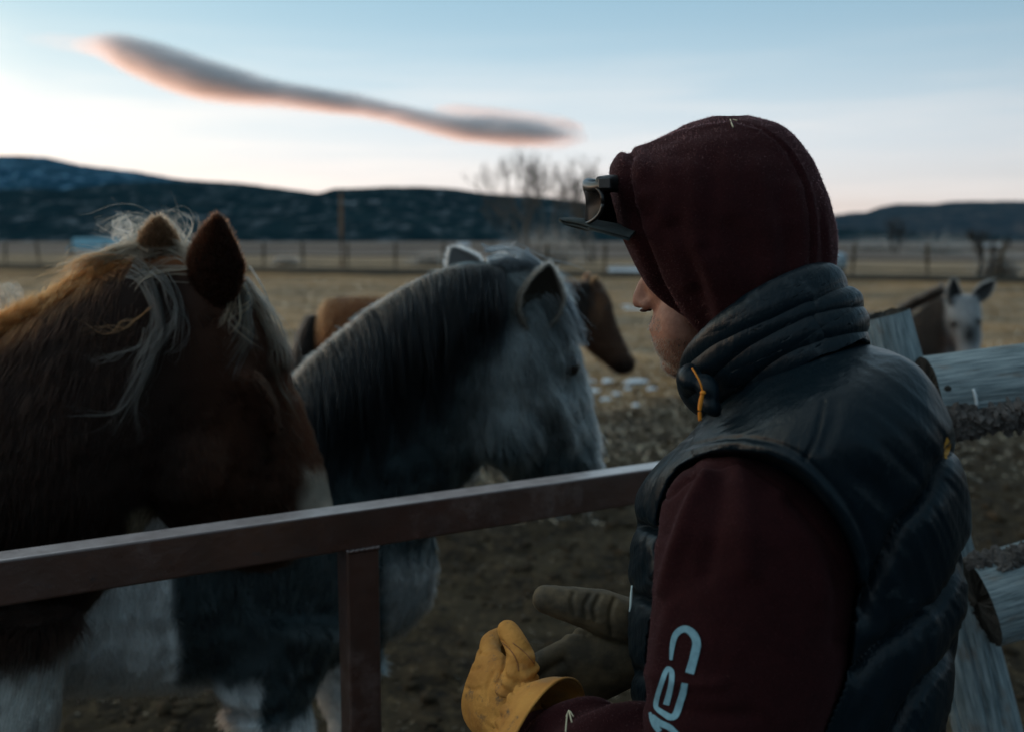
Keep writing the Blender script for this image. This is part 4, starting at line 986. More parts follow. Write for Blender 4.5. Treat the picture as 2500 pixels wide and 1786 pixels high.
# left glove, tan: seen from behind, back of the hand towards us, thumb up
WL = P(1282, 1790, 1.115)
Hl = nrm(np.array([-.52, .83, .20])); Ul = np.array([.20, .0, 1.0]); Ul = nrm(Ul - Hl*(Ul@Hl)); Nl = nrm(np.cross(Ul, Hl)); Nl = Nl if Nl@(CAM-WL) > 0 else -Nl
gl, Lf = glove(WL, Hl, Ul, Nl, (.45, .55, .4), ([P(1258, 1700, 1.115), P(1272, 1640, 1.12), P(1268, 1590, 1.13), P(1250, 1556, 1.145), P(1240, 1538, 1.155)], [.024, .020, .0150, .0132, .0122], 1), s=1.10)
gm_ = fuse(gl, .0026, 6); Nm = normals(gm_); Q = proj(gm_.V)
tl_ = ((gm_.V - WL)@Hl)
d_ = .0022*fbm(gm_.V*38, 4, 101) + .0012*fbm(gm_.V*120, 2, 105)*sstep(.05, .0, tl_)
ug = ((gm_.V - WL)@Ul)
d_ += -.0035*np.exp(-((tl_-.004)/.006)**2) + .0022*np.sin(ug*420 + 3*fbm(gm_.V*30, 2, 7))*np.exp(-((tl_-.012)/.016)**2)      # gathered elastic at the wrist
fsel = ((Nm*nrm(CAM-gm_.V)).sum(1) > 0)
d_ += fsel*groove(catmull([(1222, 1562), (1250, 1590), (1264, 1615), (1266, 1638)], 20), 3.5, .0024, Q=Q)
for pl in ([(1128, 1628), (1150, 1634), (1172, 1630)], [(1126, 1676), (1148, 1682), (1170, 1680)], [(1150, 1580), (1168, 1594), (1184, 1596)], [(1205, 1640), (1190, 1672), (1188, 1710)], [(1236, 1600), (1228, 1640), (1214, 1668)]):
    d_ += fsel*groove(catmull(pl, 14), 4.5, .0026, Q=Q)
gm_.V = gm_.V + Nm*d_[:, None]
# the cuff flares over the sleeve: gathers then a rolled rim
nc, ncr = 120, 44
c0, c1 = P(1262, 1762, 1.11), P(1328, 1832, 1.06)              # wrist gather and rim of the cuff
a0_, a1_ = Ul*.052, (P(1400, 1672, 1.085) - c1); b0_, b1_ = P(1212, 1765, 1.06) - c0, P(1252, 1808, 1.005) - c1
kk = [0, .12, .3, .6, .85, 1.0]; Cc = [c0*(1-k) + c1*k for k in kk]; fl__ = [0, .04, .30, .75, .98, 1.04]
Ac = [a0_*(1-k) + a1_*k for k in fl__]; Bc = [b0_*(1-k) + b1_*k for k in fl__]
cg_ = loft3(np.array(Cc), np.array(Ac), np.array(Bc), ns=nc, n=ncr, caps=False); Nc_ = normals(cg_); Nc_ *= np.sign((Nc_*(cg_.V - cg_.V.reshape(ncr, nc, 3).mean(1, keepdims=True).repeat(nc, 1).reshape(-1, 3))).sum(1).mean())
tq_ = np.repeat(np.linspace(0, 1, ncr), nc); aq = np.tile(np.linspace(0, 2*math.pi, nc, endpoint=False), ncr)
dc = .0022*np.sin(aq*23 + 2*np.sin(aq*3))*np.exp(-(tq_/.28)**2) + .0035*np.sin(aq*3 + 1)*tq_ + .002*fbm(cg_.V*30, 2, 111) + .003*np.exp(-((tq_-.97)/.05)**2)
cuff_g = G(cg_.V + Nc_*dc[:, None], cg_.F)
glove_l = obj('work_glove', gm_, M_tan, man); glove_l['label'] = 'tan leather left glove with gathered wrist'
obj('cuff', cuff_g, M_tan, glove_l, solid=.0035)
gbv = bvh(gm_)
M_stitch = simple('stitching', (.33, .14, .05), rough=.8)
q = [hit(x, y, gbv, .0006) for x, y in catmull([(1222, 1563), (1248, 1588), (1262, 1614), (1266, 1636)], 18)]; q = [a for a in q if a is not None]
if len(q) > 3: obj('seam', tube(q, .0007, 6), M_stitch, glove_l)
q = [hit(x, y, gbv, .0006) for x, y in catmull([(1252, 1568), (1280, 1590), (1304, 1618)], 14)]; q = [a for a in q if a is not None]
if len(q) > 3: obj('seam', tube(q, .0006, 6), M_stitch, glove_l)
# right glove, dark: hand reaching left, palm towards us, thumb on top
WRp = P(1555, 1515, 1.32)
Hr = nrm(np.array([-.93, -.05, -.36])); Ur = np.array([-.15, .12, 1.0]); Ur = nrm(Ur - Hr*(Ur@Hr)); Nr = nrm(np.cross(Ur, Hr)); Nr = Nr if Nr[1] > 0 else -Nr
gr_, Lr = glove(WRp - Ur*.035 , Hr, Ur, Nr, (.25, .45, .35), ([(.0, .026, -.004), (.035, .062, -.018), (.068, .088, -.026), (.096, .108, -.030)], [.032, .029, .0235, .0185]), s=1.08)
g2 = fuse(gr_, .0028, 6); N2 = normals(g2); Q = proj(g2.V); d2 = .0018*fbm(g2.V*40, 3, 121)
for pl in ([(1442, 1448), (1428, 1478), (1432, 1504)], [(1464, 1452), (1452, 1484), (1456, 1512)], [(1400, 1446), (1396, 1470), (1404, 1496)], [(1500, 1462), (1490, 1500), (1494, 1545)], [(1330, 1560), (1380, 1540), (1430, 1545)]):
    d2 += groove(catmull(pl, 14), 5, .0035, Q=Q)
g2.V += N2*d2[:, None]
glove_r = obj('work_glove', g2, M_darkglove, man); glove_r['label'] = 'dark dirty right glove, thumb pointing left'
Cc = [WRp - Ur*.035 - Hr*k for k in (-.004, .015, .035, .055)]
obj('cuff', loft3(Cc, [Ur*r for r in (.042, .046, .050, .054)], [Nr*r for r in (.032, .036, .040, .043)], ns=60, n=16, caps=False), M_darkglove, glove_r, solid=.003)
obj('seam', tube([hitp for hitp in [WRp - Ur*.035 + Hr*.004 + Ur*.047*math.cos(a) - Nr*.036*math.sin(a) for a in np.linspace(.1, 2.6, 20)]], .0012, 6), M_stitch, glove_r)

# ---- trousers, boots, vest hem and pocket below the frame
tg = [loftp([(1640, 2120, 2240, 2120, 1.15, 1.17, .15), (1640, 2250, 2240, 2250, 1.15, 1.17, .15), (1660, 2380, 2230, 2380, 1.15, 1.17, .14)], 32, 10)]
for s in (1, -1):
    hp = hipc + SIDE*.09*s - UP*.0; kn = hp + FWD*.05 + UP*(.48 - hp[2]); an = np.array([hp[0], hp[1], .09]) - FWD*.02
    tg.append(tube([hp, (hp+kn)/2, kn, (kn+an)/2, an], [.115, .105, .085, .075, .075], 20, n=26))
    b = fuse([tube([an + UP*.10, an, an - UP*.02], [.06, .058, .055], 16, n=8), loft3([an - UP*.045 - FWD*.045, an - UP*.04, an - UP*.055 + FWD*.08, an - UP*.062 + FWD*.16], [SIDE*r for r in (.038, .045, .052, .038)], [UP*r for r in (.04, .045, .032, .022)], 20, 14)], .006, 4)
    obj('boot', b, M_boot, man)
tr_g = fuse(tg, .012, 6); tr_g.V += normals(tr_g)*(.006*fbm(tr_g.V*14, 3, 131))[:, None]
obj('trousers', tr_g, M_pants, man)
# ================================================================ HORSES AND THE DONKEY
M_eye, nt, bs = mat('horse_eye'); bs.inputs['Base Color'].default_value = (.008, .006, .005, 1); bs.inputs['Roughness'].default_value = .08
M_hoof = simple('hoof', (.05, .04, .035), rough=.6)
def quad_rest(croup, withers, side, zb, wb, leg_front, leg_rear, s=1.0, hoofs=True, legw=1.0, bh=.25, front_dx=0.0):
    """torso and legs of a standing horse; croup and withers are top-line points, side the unit vector to its near flank"""
    croup, withers = np.array(croup, float), np.array(withers, float); ax = withers - croup; L = np.linalg.norm(ax[:2]); f = nrm(ax*[1, 1, 0])
    zt = lambda t, z: (croup + ax*t)*[1, 1, 0] + UP*z
    zc, zw = croup[2], withers[2]
    rows = [(-.22, zc-.26*s, .10, .12), (-.15, zc-.22*s, .20, .20), (0.0, zc-.25*s, .255, .25), (.25, zc-.27*s, .265, .255), (.5, (zc+zw)/2-.31*s, .28, .27), (.8, zw-.33*s, .265, .285), (1.05, zw-.34*s, .22, .27), (1.22, zw-.36*s, .15, .20), (1.30, zw-.38*s, .08, .12)]
    C = [zt(t, z) for t, z, *_ in rows]; A = [side*w*wb*s for _, _, w, _ in rows]; B = [UP*h*s for *_, h in rows]
    gs = [loft3(C, A, B, 32, 36)]; hoofs_ = []
    for (t, sd, dx) in leg_front:
        top = zt(t, zw-.42*s) + side*sd*.14*s; el = top + f*(-.04+dx*.2)*s; el[2] = .70*zw*.95*.72 + .0; kn = el + f*(.05+dx*.5)*s; kn[2] = .30*zw; ft = kn + f*dx*.3*s; ft[2] = .095*s; ps = ft + f*.05*s; ps[2] = .035*s
        gs.append(tube([top, el, (el+kn)/2, kn, (kn+ft)/2, ft, ps], np.array([.13, .095, .066, .052, .036, .043, .040])*s*legw, 16, n=30)); hoofs_.append((ps, f))
    for (t, sd, dx) in leg_rear:
        top = zt(t, zc-.34*s) + side*sd*.13*s; st = top + f*(.10+dx*.2)*s; st[2] = .50*zc; hk = st + f*(-.20+dx*.4)*s; hk[2] = .36*zc; ft = hk + f*(.07+dx*.3)*s; ft[2] = .095*s; ps = ft + f*.05*s; ps[2] = .035*s
        gs.append(tube([top, st, hk, (hk+ft)/2, ft, ps], np.array([.19, .115, .062, .042, .045, .042])*s*legw, 16, n=30)); hoofs_.append((ps, f))
    return gs, hoofs_, f
def hooves(hs, parent, s=1.0):
    for p, f in hs:
        q = p*[1, 1, 0]; obj('hoof', loft3([q + f*.02 + UP*.0, q + f*.015 + UP*.035, q + UP*.075], [nrm(np.cross(f, UP))*r*s for r in (.065, .058, .046)], [f*r*s for r in (.075, .066, .048)], 20, 8), M_hoof, parent)
def ear(base, tip, width, opendir, col, parent, cupd=.5, mtl=None, n=24, m=15, inner=None, fur=True, furcol=None, bend=0.0, seed=1, furlen=.010, fn=2600):
    """a cupped leaf: back of the ear is the outside of the shell, opendir the side it opens to"""
    base, tip = np.array(base, float), np.array(tip, float); ax = tip - base; L = np.linalg.norm(ax); d = ax/L; o = nrm(np.array(opendir) - d*(np.array(opendir)@d)); s = np.cross(d, o); V = []; col = np.array(col, float)
    for i in range(n):
        t = i/(n-1); w = width/2*(math.sin(math.pi*min(1, (t*.86+.14))**.80)**.72 if t < .999 else .0)
        w = width/2*np.interp(t, [0, .12, .3, .5, .7, .85, .95, 1.0], [.50, .72, .96, 1.0, .74, .44, .22, .02])
        a_max = math.radians(np.interp(t, [0, .3, 1], [150, 105, 70]))
        for j in range(m):
            a = (-1 + 2*j/(m-1))*a_max; r_ = w/max(math.sin(min(a_max, math.pi/2)), .3)*1.0
            V.append(base + d*L*t + s*r_*math.sin(a) - o*r_*cupd*(math.cos(a) - .2) + o*bend*L*t*t)
    g = G(np.array(V), [(i*m+j, (i+1)*m+j, (i+1)*m+j+1, i*m+j+1) for i in range(n-1) for j in range(m-1)])
    cv = np.tile(col, (len(V), 1))
    if inner is not None:
        w_ = np.abs(np.tile(np.linspace(-1, 1, m), n))[:, None]; k_ = sstep(.72, .95, w_); cv = np.array(inner)*(1-k_) + cv*k_
    ob = obj('ear', g, mtl or M_coat, parent, cols=cv, solid=.006)
    if fur:
        rs = np.random.default_rng(seed); p_, n_, _ = sample(g, fn, None, rs); cc = base + d*L*.5; out = np.sign(((p_ - (cc + o*.02))*n_).sum(1, keepdims=True)); n_ = n_*out
        dr = nrm(n_*.55 + d*.9 + rs.normal(0, .25, n_.shape)); t = np.linspace(0, 1, 4)[None, :, None]; LL = furlen*rs.uniform(.5, 1.4, (fn, 1, 1))
        fc = np.array(furcol if furcol is not None else col*1.1)*rs.uniform(.6, 1.4, (fn, 1))
        strands('fur', p_[:, None] + n_[:, None]*.003 + dr[:, None]*LL*t, np.array([.0005, .0004, .0003, .0001])[None], M_hair, ob, fc, 'stuff')
        # long tufts on the rim and inside
        k = 300; ii = rs.integers(3, n-2, k); jj = np.where(rs.random(k) < .5, 0, m-1); q = g.V[ii*m + jj]; dr = nrm(d*1.0 + o*.35 + rs.normal(0, .28, (k, 3)))
        strands('fur', q[:, None] + dr[:, None]*furlen*1.5*rs.uniform(.5, 1.2, (k, 1, 1))*t, np.array([.0005, .0004, .0003, .0001])[None], M_hair, ob, fc[:k]*1.3, 'stuff')
    return ob
def fur(g, colf, n, L, flow, parent, seed, rad=.00045, lift=.30, weight=None, wild=.18, clump=.0, curl=0.0):
    rs = np.random.default_rng(seed); p_, n_, vi = sample(g, n, weight, rs); fl = flow(p_, n_); fl = nrm(fl - n_*(fl*n_).sum(1, keepdims=True))
    # the flow wanders: low-frequency swirls and clumps like a winter coat
    sw = np.stack([fbm(p_*5, 2, seed+1), fbm(p_*5, 2, seed+2), fbm(p_*5, 2, seed+3)], 1); cl = np.stack([fbm(p_*38, 2, seed+4), fbm(p_*38, 2, seed+5), fbm(p_*38, 2, seed+6)], 1)
    d = nrm(fl + n_*(lift + .25*fbm(p_*30, 2, seed+9)[:, None]) + sw*.55 + cl*clump + rs.normal(0, wild, p_.shape))
    LL = (L(p_) if callable(L) else L)*rs.uniform(.55, 1.25, n); t = np.linspace(0, 1, 4)
    Pt = p_[:, None] - n_[:, None]*.002 + d[:, None]*LL[:, None, None]*t[None, :, None] + (fl*.35 - n_*.32)[:, None]*LL[:, None, None]*(t**2)[None, :, None]
    c = colf(p_)*(1 + .28*fbm(p_*60, 2, seed+8)[:, None])*rs.uniform(.6, 1.4, (n, 1))
    return strands('fur', Pt, rad*np.array([1, .85, .6, .15])[None], M_hair, parent, np.clip(c, .002, 1), 'stuff')
def lock(paths, tree, n, r, seed, col, name, parent, spread0=12, spread1=14, off=.012, y=1.8, k=16, rad=.00030, wisps=.18, freey=None, jitter=.002):
    """hair locks along photo paths: every path point is laid just above the coat (or at depth y where there is no coat behind)"""
    rs = np.random.default_rng(seed); allP, allc = [], []; paths = [(q_[0], int(q_[1]*1.5), *q_[2:]) for q_ in paths]
    for pi, pth in enumerate(paths):
        pts, m_, off_ = pth[0], pth[1], pth[2] if len(pth) > 2 else off; s0, s1 = (pth[3], pth[4]) if len(pth) > 4 else (spread0, spread1)
        q = catmull(pts, k); tg = nrm(np.gradient(q, axis=0)); nn = np.stack([-tg[:, 1], tg[:, 0]], 1)
        lst = None; base = []
        for i in range(k):
            h = hit(q[i, 0], q[i, 1], tree, off_) if freey is None else None
            if h is None:
                yy = lst if lst is not None else (freey or y); h = P(q[i, 0], q[i, 1], yy)
            elif lst is not None and abs(h[1]-lst) > .06: h = P(q[i, 0], q[i, 1], lst + math.copysign(.01, h[1]-lst)); 
            lst = h[1]; base.append(h)
        base = np.array(base); yk = catmull(base[:, 1:2][::max(1, k//6)], k)[:, 0]; base = np.array([P(a, b, c) for (a, b), c in zip(q, yk)])
        sx = nrm(np.gradient(base, axis=0)); vd = nrm(base - CAM); sd = nrm(np.cross(sx, vd)); pxm = base[:, 1:2]/F
        t = np.linspace(0, 1, k); w = 1.5*(s0*(1-t) + s1*t)*(1 - .45*np.sin(t*math.pi))
        nc_ = max(3, m_//9); ci_ = rs.integers(0, nc_, m_); a = rs.normal(0, .5, (nc_, 1))[ci_] + rs.normal(0, .035, (m_, 1)); b = rs.normal(0, .35, (nc_, 1))[ci_] + rs.normal(0, .05, (m_, 1))
        ph = rs.uniform(0, 6.3, (nc_, 1))[ci_]; fr_ = rs.uniform(.5, 2.2, (nc_, 1))[ci_]; am = (rs.gamma(1.2, 1.0, (nc_, 1))[ci_] + rs.gamma(1, .22, (m_, 1)))*jitter
        L_ = rs.uniform(.72, 1.06, (m_, 1)); tt = t[None]*L_; base_s = np.stack([np.stack([np.interp(tt[i], t, base[:, c]) for c in range(3)], 1) for i in range(m_)])
        offs = (a*w[None])*pxm[:, 0][None] + am*np.sin(t[None]*6.3*fr_ + ph)*t[None]*3
        wild = (rs.random((m_, 1)) < wisps)*rs.normal(0, 26, (m_, 1))*pxm[:, 0][None]*t[None]**2
        Pt = base_s + sd[None]*(offs + wild)[:, :, None] - vd[None]*(b*.006 + np.abs(am)*np.sin(t[None]*5 + ph*2))[:, :, None]
        allP.append(Pt); cc = np.array(pth[5] if len(pth) > 5 else col)*rs.uniform(.45, 1.45, (m_, 1)); allc.append(np.repeat(cc[:, None], k, 1))
    Pt = np.concatenate(allP); c = np.concatenate(allc)
    return strands(name, Pt, (rad*np.interp(np.linspace(0, 1, k), [0, .3, .8, 1], [1, 1, .7, .15]))[None]*rs.uniform(.7, 1.3, (len(Pt), 1)), M_hair, parent, c, 'stuff')

# ---------------------------------------------------------------- chestnut horse at the rail
ch = empty('horse', (-.75, 1.9, 0)); tag(ch, 'chestnut horse with blond mane and white legs standing closest to the rail', 'horse')
Fh = nrm(np.array([.80, .60, 0])); Sh = np.array([.60, -.80, 0.])
cr_, wi_ = P(-700, 900, 1.55)*[1, 1, 0] + UP*1.30, P(-40, 830, 1.80)*[1, 1, 0] + UP*1.34
wi_ = np.array([-1.10, 1.80, 1.34]); cr_ = wi_ - Fh*.95 + UP*.0
gs, hs, _ = quad_rest(cr_, wi_, Sh, 0, .95, [(1.12, 1, .0), (1.02, -1, -.08)], [(0, 1, 0), (.05, -1, .1)], s=.96)
neck = loftp([(-330, 860, 70, 1700, 1.84, 1.86, .16), (-230, 805, 130, 1590, 1.82, 1.86, .16), (-60, 800, 200, 1490, 1.82, 1.86, .145), (60, 752, 285, 1390, 1.83, 1.87, .13), (150, 702, 345, 1290, 1.84, 1.88, .115), (240, 652, 425, 1180, 1.84, 1.88, .10), (330, 622, 490, 1060, 1.84, 1.87, .085), (420, 615, 540, 950, 1.84, 1.86, .075), (500, 640, 570, 830, 1.84, 1.86, .06)], 40, 40)
hd = [(430, 652, 600, 672, 1.84, 1.88, .060), (372, 730, 640, 735, 1.83, 1.89, .082), (330, 820, 668, 790, 1.83, 1.91, .098), (315, 930, 702, 848, 1.84, 1.93, .103), (318, 1050, 716, 925, 1.86, 1.94, .100), (335, 1160, 740, 990, 1.87, 1.96, .092), (385, 1260, 765, 1062, 1.89, 1.97, .080), (460, 1335, 788, 1122, 1.92, 1.98, .068), (520, 1366, 806, 1185, 1.95, 1.99, .060), (570, 1376, 810, 1235, 1.97, 1.99, .055), (625, 1380, 798, 1282, 1.98, 1.99, .045), (675, 1368, 772, 1315, 1.98, 1.99, .028)]
head = loftp(hd, 44, 44)
parts = gs + [neck, head,
  ball(P(672, 872, 1.885), (.034, .030, .026), nu=20, nv=14),                    # brow ridge over the near eye
  tube([P(600, 905, 1.80), P(640, 970, 1.83), P(672, 1060, 1.87)], [.016, .019, .010], 12, n=10),  # facial crest
  ball(P(450, 1120, 1.83), (.085, .03, .10), nu=20, nv=14),                     # round cheek
  ball(P(800, 1262, 1.97), (.020, .02, .026), nu=14, nv=10)]
bg_ = fuse(parts, .0095, 5); N_ = normals(bg_)
Q = proj(bg_.V); frn = ((N_*nrm(CAM-bg_.V)).sum(1) > 0)
dsp = .004*fbm(bg_.V*12, 3, 201) + .0015*fbm(bg_.V*45, 2, 203)
dsp += frn*(-.010*np.exp(-(seg_dist(Q, catmull([(612, 935), (640, 1000), (662, 1080), (668, 1170)], 16))/18)**2))   # hollow behind the nasal bone
dsp += frn*(-.006*np.exp(-(seg_dist(Q, catmull([(520, 790), (560, 860), (600, 900)], 12))/22)**2))
bg_.V += N_*dsp[:, None]
def ch_col(p):
    q = proj(p); x, y = q[:, 0], q[:, 1]; n_ = fbm(p*9, 3, 211); n2 = fbm(p*30, 2, 213)
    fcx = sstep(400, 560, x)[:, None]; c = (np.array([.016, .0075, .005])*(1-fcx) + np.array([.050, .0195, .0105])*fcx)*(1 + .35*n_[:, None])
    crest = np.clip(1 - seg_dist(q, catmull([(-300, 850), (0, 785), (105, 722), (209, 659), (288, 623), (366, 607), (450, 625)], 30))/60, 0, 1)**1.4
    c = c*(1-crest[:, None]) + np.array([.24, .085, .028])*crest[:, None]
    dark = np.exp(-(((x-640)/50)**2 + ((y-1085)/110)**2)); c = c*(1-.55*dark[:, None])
    nb = sstep(60, 0, seg_dist(q, np.array([(705, 920), (760, 1050), (800, 1150)], float))); c = c*(1-.5*nb[:, None]) + np.array([.16, .055, .026])*.5*nb[:, None]
    snip = sstep(-8, 26, (x - 728) + .40*(y-1195)*0 + n2*16 - np.abs(y-1235)*.10)*sstep(1120, 1170, y + n2*14); c = c*(1-snip[:, None]) + np.array([.42, .34, .27])*snip[:, None]
    chin = sstep(40, 0, np.hypot(x-352, y-1282) - 14); c = c*(1-.8*chin[:, None]) + np.array([.50, .38, .25])*.8*chin[:, None]
    z = p[:, 2]; lg = sstep(.92, .72, z + .05*n_ + .10*(p[:, 0] < -.9)); c = c*(1-lg[:, None]) + np.array([.80, .80, .76])*lg[:, None]
    return np.clip(c, .002, 1)
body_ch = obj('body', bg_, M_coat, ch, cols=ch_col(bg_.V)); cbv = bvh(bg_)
hooves(hs, ch, .92)
def ch_flow(p, n):
    q = proj(p); x, y = q[:, 0], q[:, 1]; hw = sstep(330, 480, x)[:, None]      # on the head hair lies down the face, on the neck it falls back and down
    return np.array([.42, .15, -.9])*hw + np.array([-.25, -.1, -.95])*(1-hw)
def vis(g):                                                     # more strands where the coat can be seen
    q = proj(g.V); return (.06 + 1.0*((q[:, 0] > -150) & (q[:, 0] < 1650) & (q[:, 1] < 1850) & (g.V[:, 1] > 0)))*(.15 + .85*((normals(g)*nrm(CAM-g.V)).sum(1) > -.35))
fur(bg_, ch_col, 150000, lambda p: .020 + .018*sstep(330, 100, proj(p)[:, 0]) + .014*sstep(1150, 1300, proj(p)[:, 1]), ch_flow, ch, 221, rad=.00050, weight=vis(bg_), clump=.30)
ear(P(519, 745, 1.80), P(534, 524, 1.77), .098, (.15, .95, .1), (.018, .008, .005), ch, cupd=.55, furcol=(.034, .013, .007), seed=5, furlen=.009, fn=5200)
ear(P(385, 645, 1.83), P(388, 530, 1.83), .064, (-.2, .95, .1), (.06, .032, .018), ch, cupd=.55, furcol=(.11, .060, .034), seed=6, furlen=.009)
obj('eye', ball(P(640, 893, 1.865), .019), M_eye, ch)
# mane: blond, blown over the poll; two long locks hang down the near side
BL = (.115, .092, .068); BR_ = (.17, .060, .020); GR = (.085, .083, .078)
rs = np.random.default_rng(5)
loc = [([(318, 655), (345, 672), (366, 712), (382, 764), (378, 816), (358, 892), (326, 956), (300, 1000), (262, 1058)], 90, .010, 20, 12, GR),
       ([(372, 655), (405, 680), (426, 730), (430, 775), (408, 820), (372, 872), (335, 945)], 50, .012, 20, 20, GR),
       ([(340, 660), (372, 700), (386, 790), (372, 860), (345, 930), (332, 990), (338, 1040), (350, 1085)], 26, .014, 12, 8, GR),
       ([(400, 665), (432, 720), (446, 780), (436, 850), (412, 880)], 24, .010, 22, 30, GR),
       ([(350, 800), (330, 850), (260, 872), (199, 876)], 12, .012, 6, 5, GR), ([(330, 950), (290, 1000), (230, 1012), (150, 1012)], 12, .012, 6, 5, GR),
       ([(380, 745), (320, 790), (270, 805), (180, 812)], 10, .012, 8, 14, BR_)]
# crest hair swept along the top, lit from behind
crestp = catmull([(-60, 812), (0, 788), (105, 722), (209, 659), (288, 623), (366, 607), (440, 622)], 60)
for i in range(40):
    a = rs.uniform(.5, 1); j = int(a*59); x0, y0 = crestp[j]; up_ = rs.uniform(-14, 8)
    col_ = BR_ if a < .62 else BL
    if a < .4: ln = rs.uniform(14, 34); pt_ = [(x0 - 6, y0 + 14), (x0 + 4, y0 - 2 + up_*.2), (x0 + ln*.8, y0 - 12 + up_*.3)]
    else: ln = rs.uniform(60, 150); pt_ = [(min(x0 + 60, 470), y0 + 16), (x0, y0 - 4 + up_*.5), (x0 - ln*.5, y0 + 2 + up_ + ln*.10), (x0 - ln, y0 + up_ + ln*.36)]
    loc.append((pt_, 40 if a < .5 else 20, .004, 40 if a < .5 else 26, 34 if a < .5 else 20, col_))
for pts, m_, s0, s1 in [([(470, 640), (420, 618), (350, 632), (290, 640), (232, 664)], 26, 30, 22), ([(470, 655), (410, 648), (350, 655), (310, 668)], 20, 26, 30), ([(460, 668), (400, 672), (360, 690), (338, 720)], 40, 20, 26), ([(455, 640), (400, 612), (330, 622), (270, 640), (215, 672)], 26, 22, 18)]:
    loc.append((pts, m_, .008, s0, s1, BL))
lock(loc, cbv, 0, 0, 31, GR, 'mane', ch, rad=.00027, y=1.80)
# the roached, upright hair of the crest, orange against the light
n = 6500; a = rs.beta(1.0, 1.25, n); j = np.clip((a*44).astype(int), 0, 59); q = crestp[j] + np.stack([rs.normal(0, 5, n), rs.uniform(0, 34, n)], 1)
yy = 1.835; b0 = []
for k_ in range(n):
    if k_ % 1 == 0: h = hit(q[k_, 0], q[k_, 1], cbv, .001)
    b0.append(h if h is not None else P(q[k_, 0], q[k_, 1] + 10, yy))
b0 = np.array(b0); cl_ = fbm(b0*60, 2, 5)[:, None]; cl2 = fbm(b0*60 + 9, 2, 6)[:, None]
dd = nrm(np.array([.30, -.05, .80]) + cl_*np.array([.8, 0, .2]) + cl2*np.array([0, .6, 0]) + rs.normal(0, .13, (n, 3))); LL = (.034*(1 - .55*((q[:, 1]-crestp[j][:, 1])/34))*rs.uniform(.5, 1.25, n))[:, None, None]
t5 = np.linspace(0, 1, 5)[None, :, None]
Pt = b0[:, None] + dd[:, None]*LL*t5 + np.array([.35, 0, -.25])*LL*t5**2*rs.uniform(0, 1, (n, 1, 1))
strands('mane', Pt, np.array([.0005, .0005, .0004, .0003, .0001])[None], M_hair, ch, np.array([.20, .070, .022])*rs.uniform(.5, 1.5, (n, 1)), 'stuff')
# loose wisps thrown up by the wind round the far ear and off the neck
wz = [([(470, 630), (420, 590), (340, 565), (262, 582)], 24, 0, 20, 14, BL), ([(465, 620), (400, 570), (330, 560), (300, 600)], 18, 0, 16, 30, BL), ([(450, 640), (360, 600), (300, 585), (292, 525)], 12, 0, 26, 12, BL), ([(470, 625), (440, 590), (405, 560), (370, 548)], 22, 0, 10, 34, BL),
      ([(480, 640), (455, 590), (420, 548), (330, 530)], 10, 0, 8, 20, BL), ([(300, 640), (296, 590), (294, 560), (290, 516)], 34, 0, 14, 8, (.5, .36, .26)), ([(500, 620), (470, 570), (440, 545)], 8, 0, 12, 12, BL),
      ([(40, 775), (20, 745), (0, 730), (-30, 735)], 60, 0, 20, 22, BL), ([(65, 760), (40, 728), (10, 712), (-20, 722)], 34, 0, 10, 18, BL)]
lock(wz, cbv, 0, 0, 37, BL, 'mane', ch, rad=.00026, freey=1.86, jitter=.005)
# forelock over brow and eye
fo = [([(566, 680), (600, 712), (600, 780), (588, 830), (560, 886)], 70, .010, 24, 30, BL), ([(575, 680), (625, 735), (655, 800), (678, 870), (676, 950)], 90, .010, 26, 28, BL), ([(590, 690), (645, 745), (680, 815), (692, 880), (690, 930)], 50, .008, 14, 16, BL),
      ([(600, 720), (610, 790), (602, 850), (570, 930)], 26, .012, 20, 30, GR), ([(670, 880), (690, 940), (712, 970), (736, 986)], 14, .010, 10, 8, BL), ([(672, 900), (690, 950), (712, 990), (735, 1028)], 14, .010, 8, 8, BL), ([(560, 690), (570, 730), (560, 780), (545, 810)], 50, .008, 20, 26, (.5, .30, .16))]
lock(fo, cbv, 0, 0, 41, BL, 'forelock', ch, rad=.00028, y=1.90)
tl0 = cr_ - Fh*.20 - UP*.10; rs = np.random.default_rng(9); t = np.linspace(0, 1, 8)[None, :, None]
def tail(p0, f, L, n, col, parent, s=.03, rad=.0012):
    a = rs.normal(0, 1, (n, 1, 3))*np.array([s, s, .01]); Pt = p0 + a*(.4 + t) - f*(.10*np.sin(t*2.2)) - UP*L*t**1.15*rs.uniform(.8, 1.05, (n, 1, 1)) + rs.normal(0, .004, (n, 8, 3))
    strands('tail', Pt, np.array([1, 1, 1, 1, .9, .8, .6, .2])[None]*rad, M_hair, parent, np.array(col)*rs.uniform(.6, 1.4, (n, 1)), 'stuff')
tail(tl0, Fh, .85, 900, BL, ch)

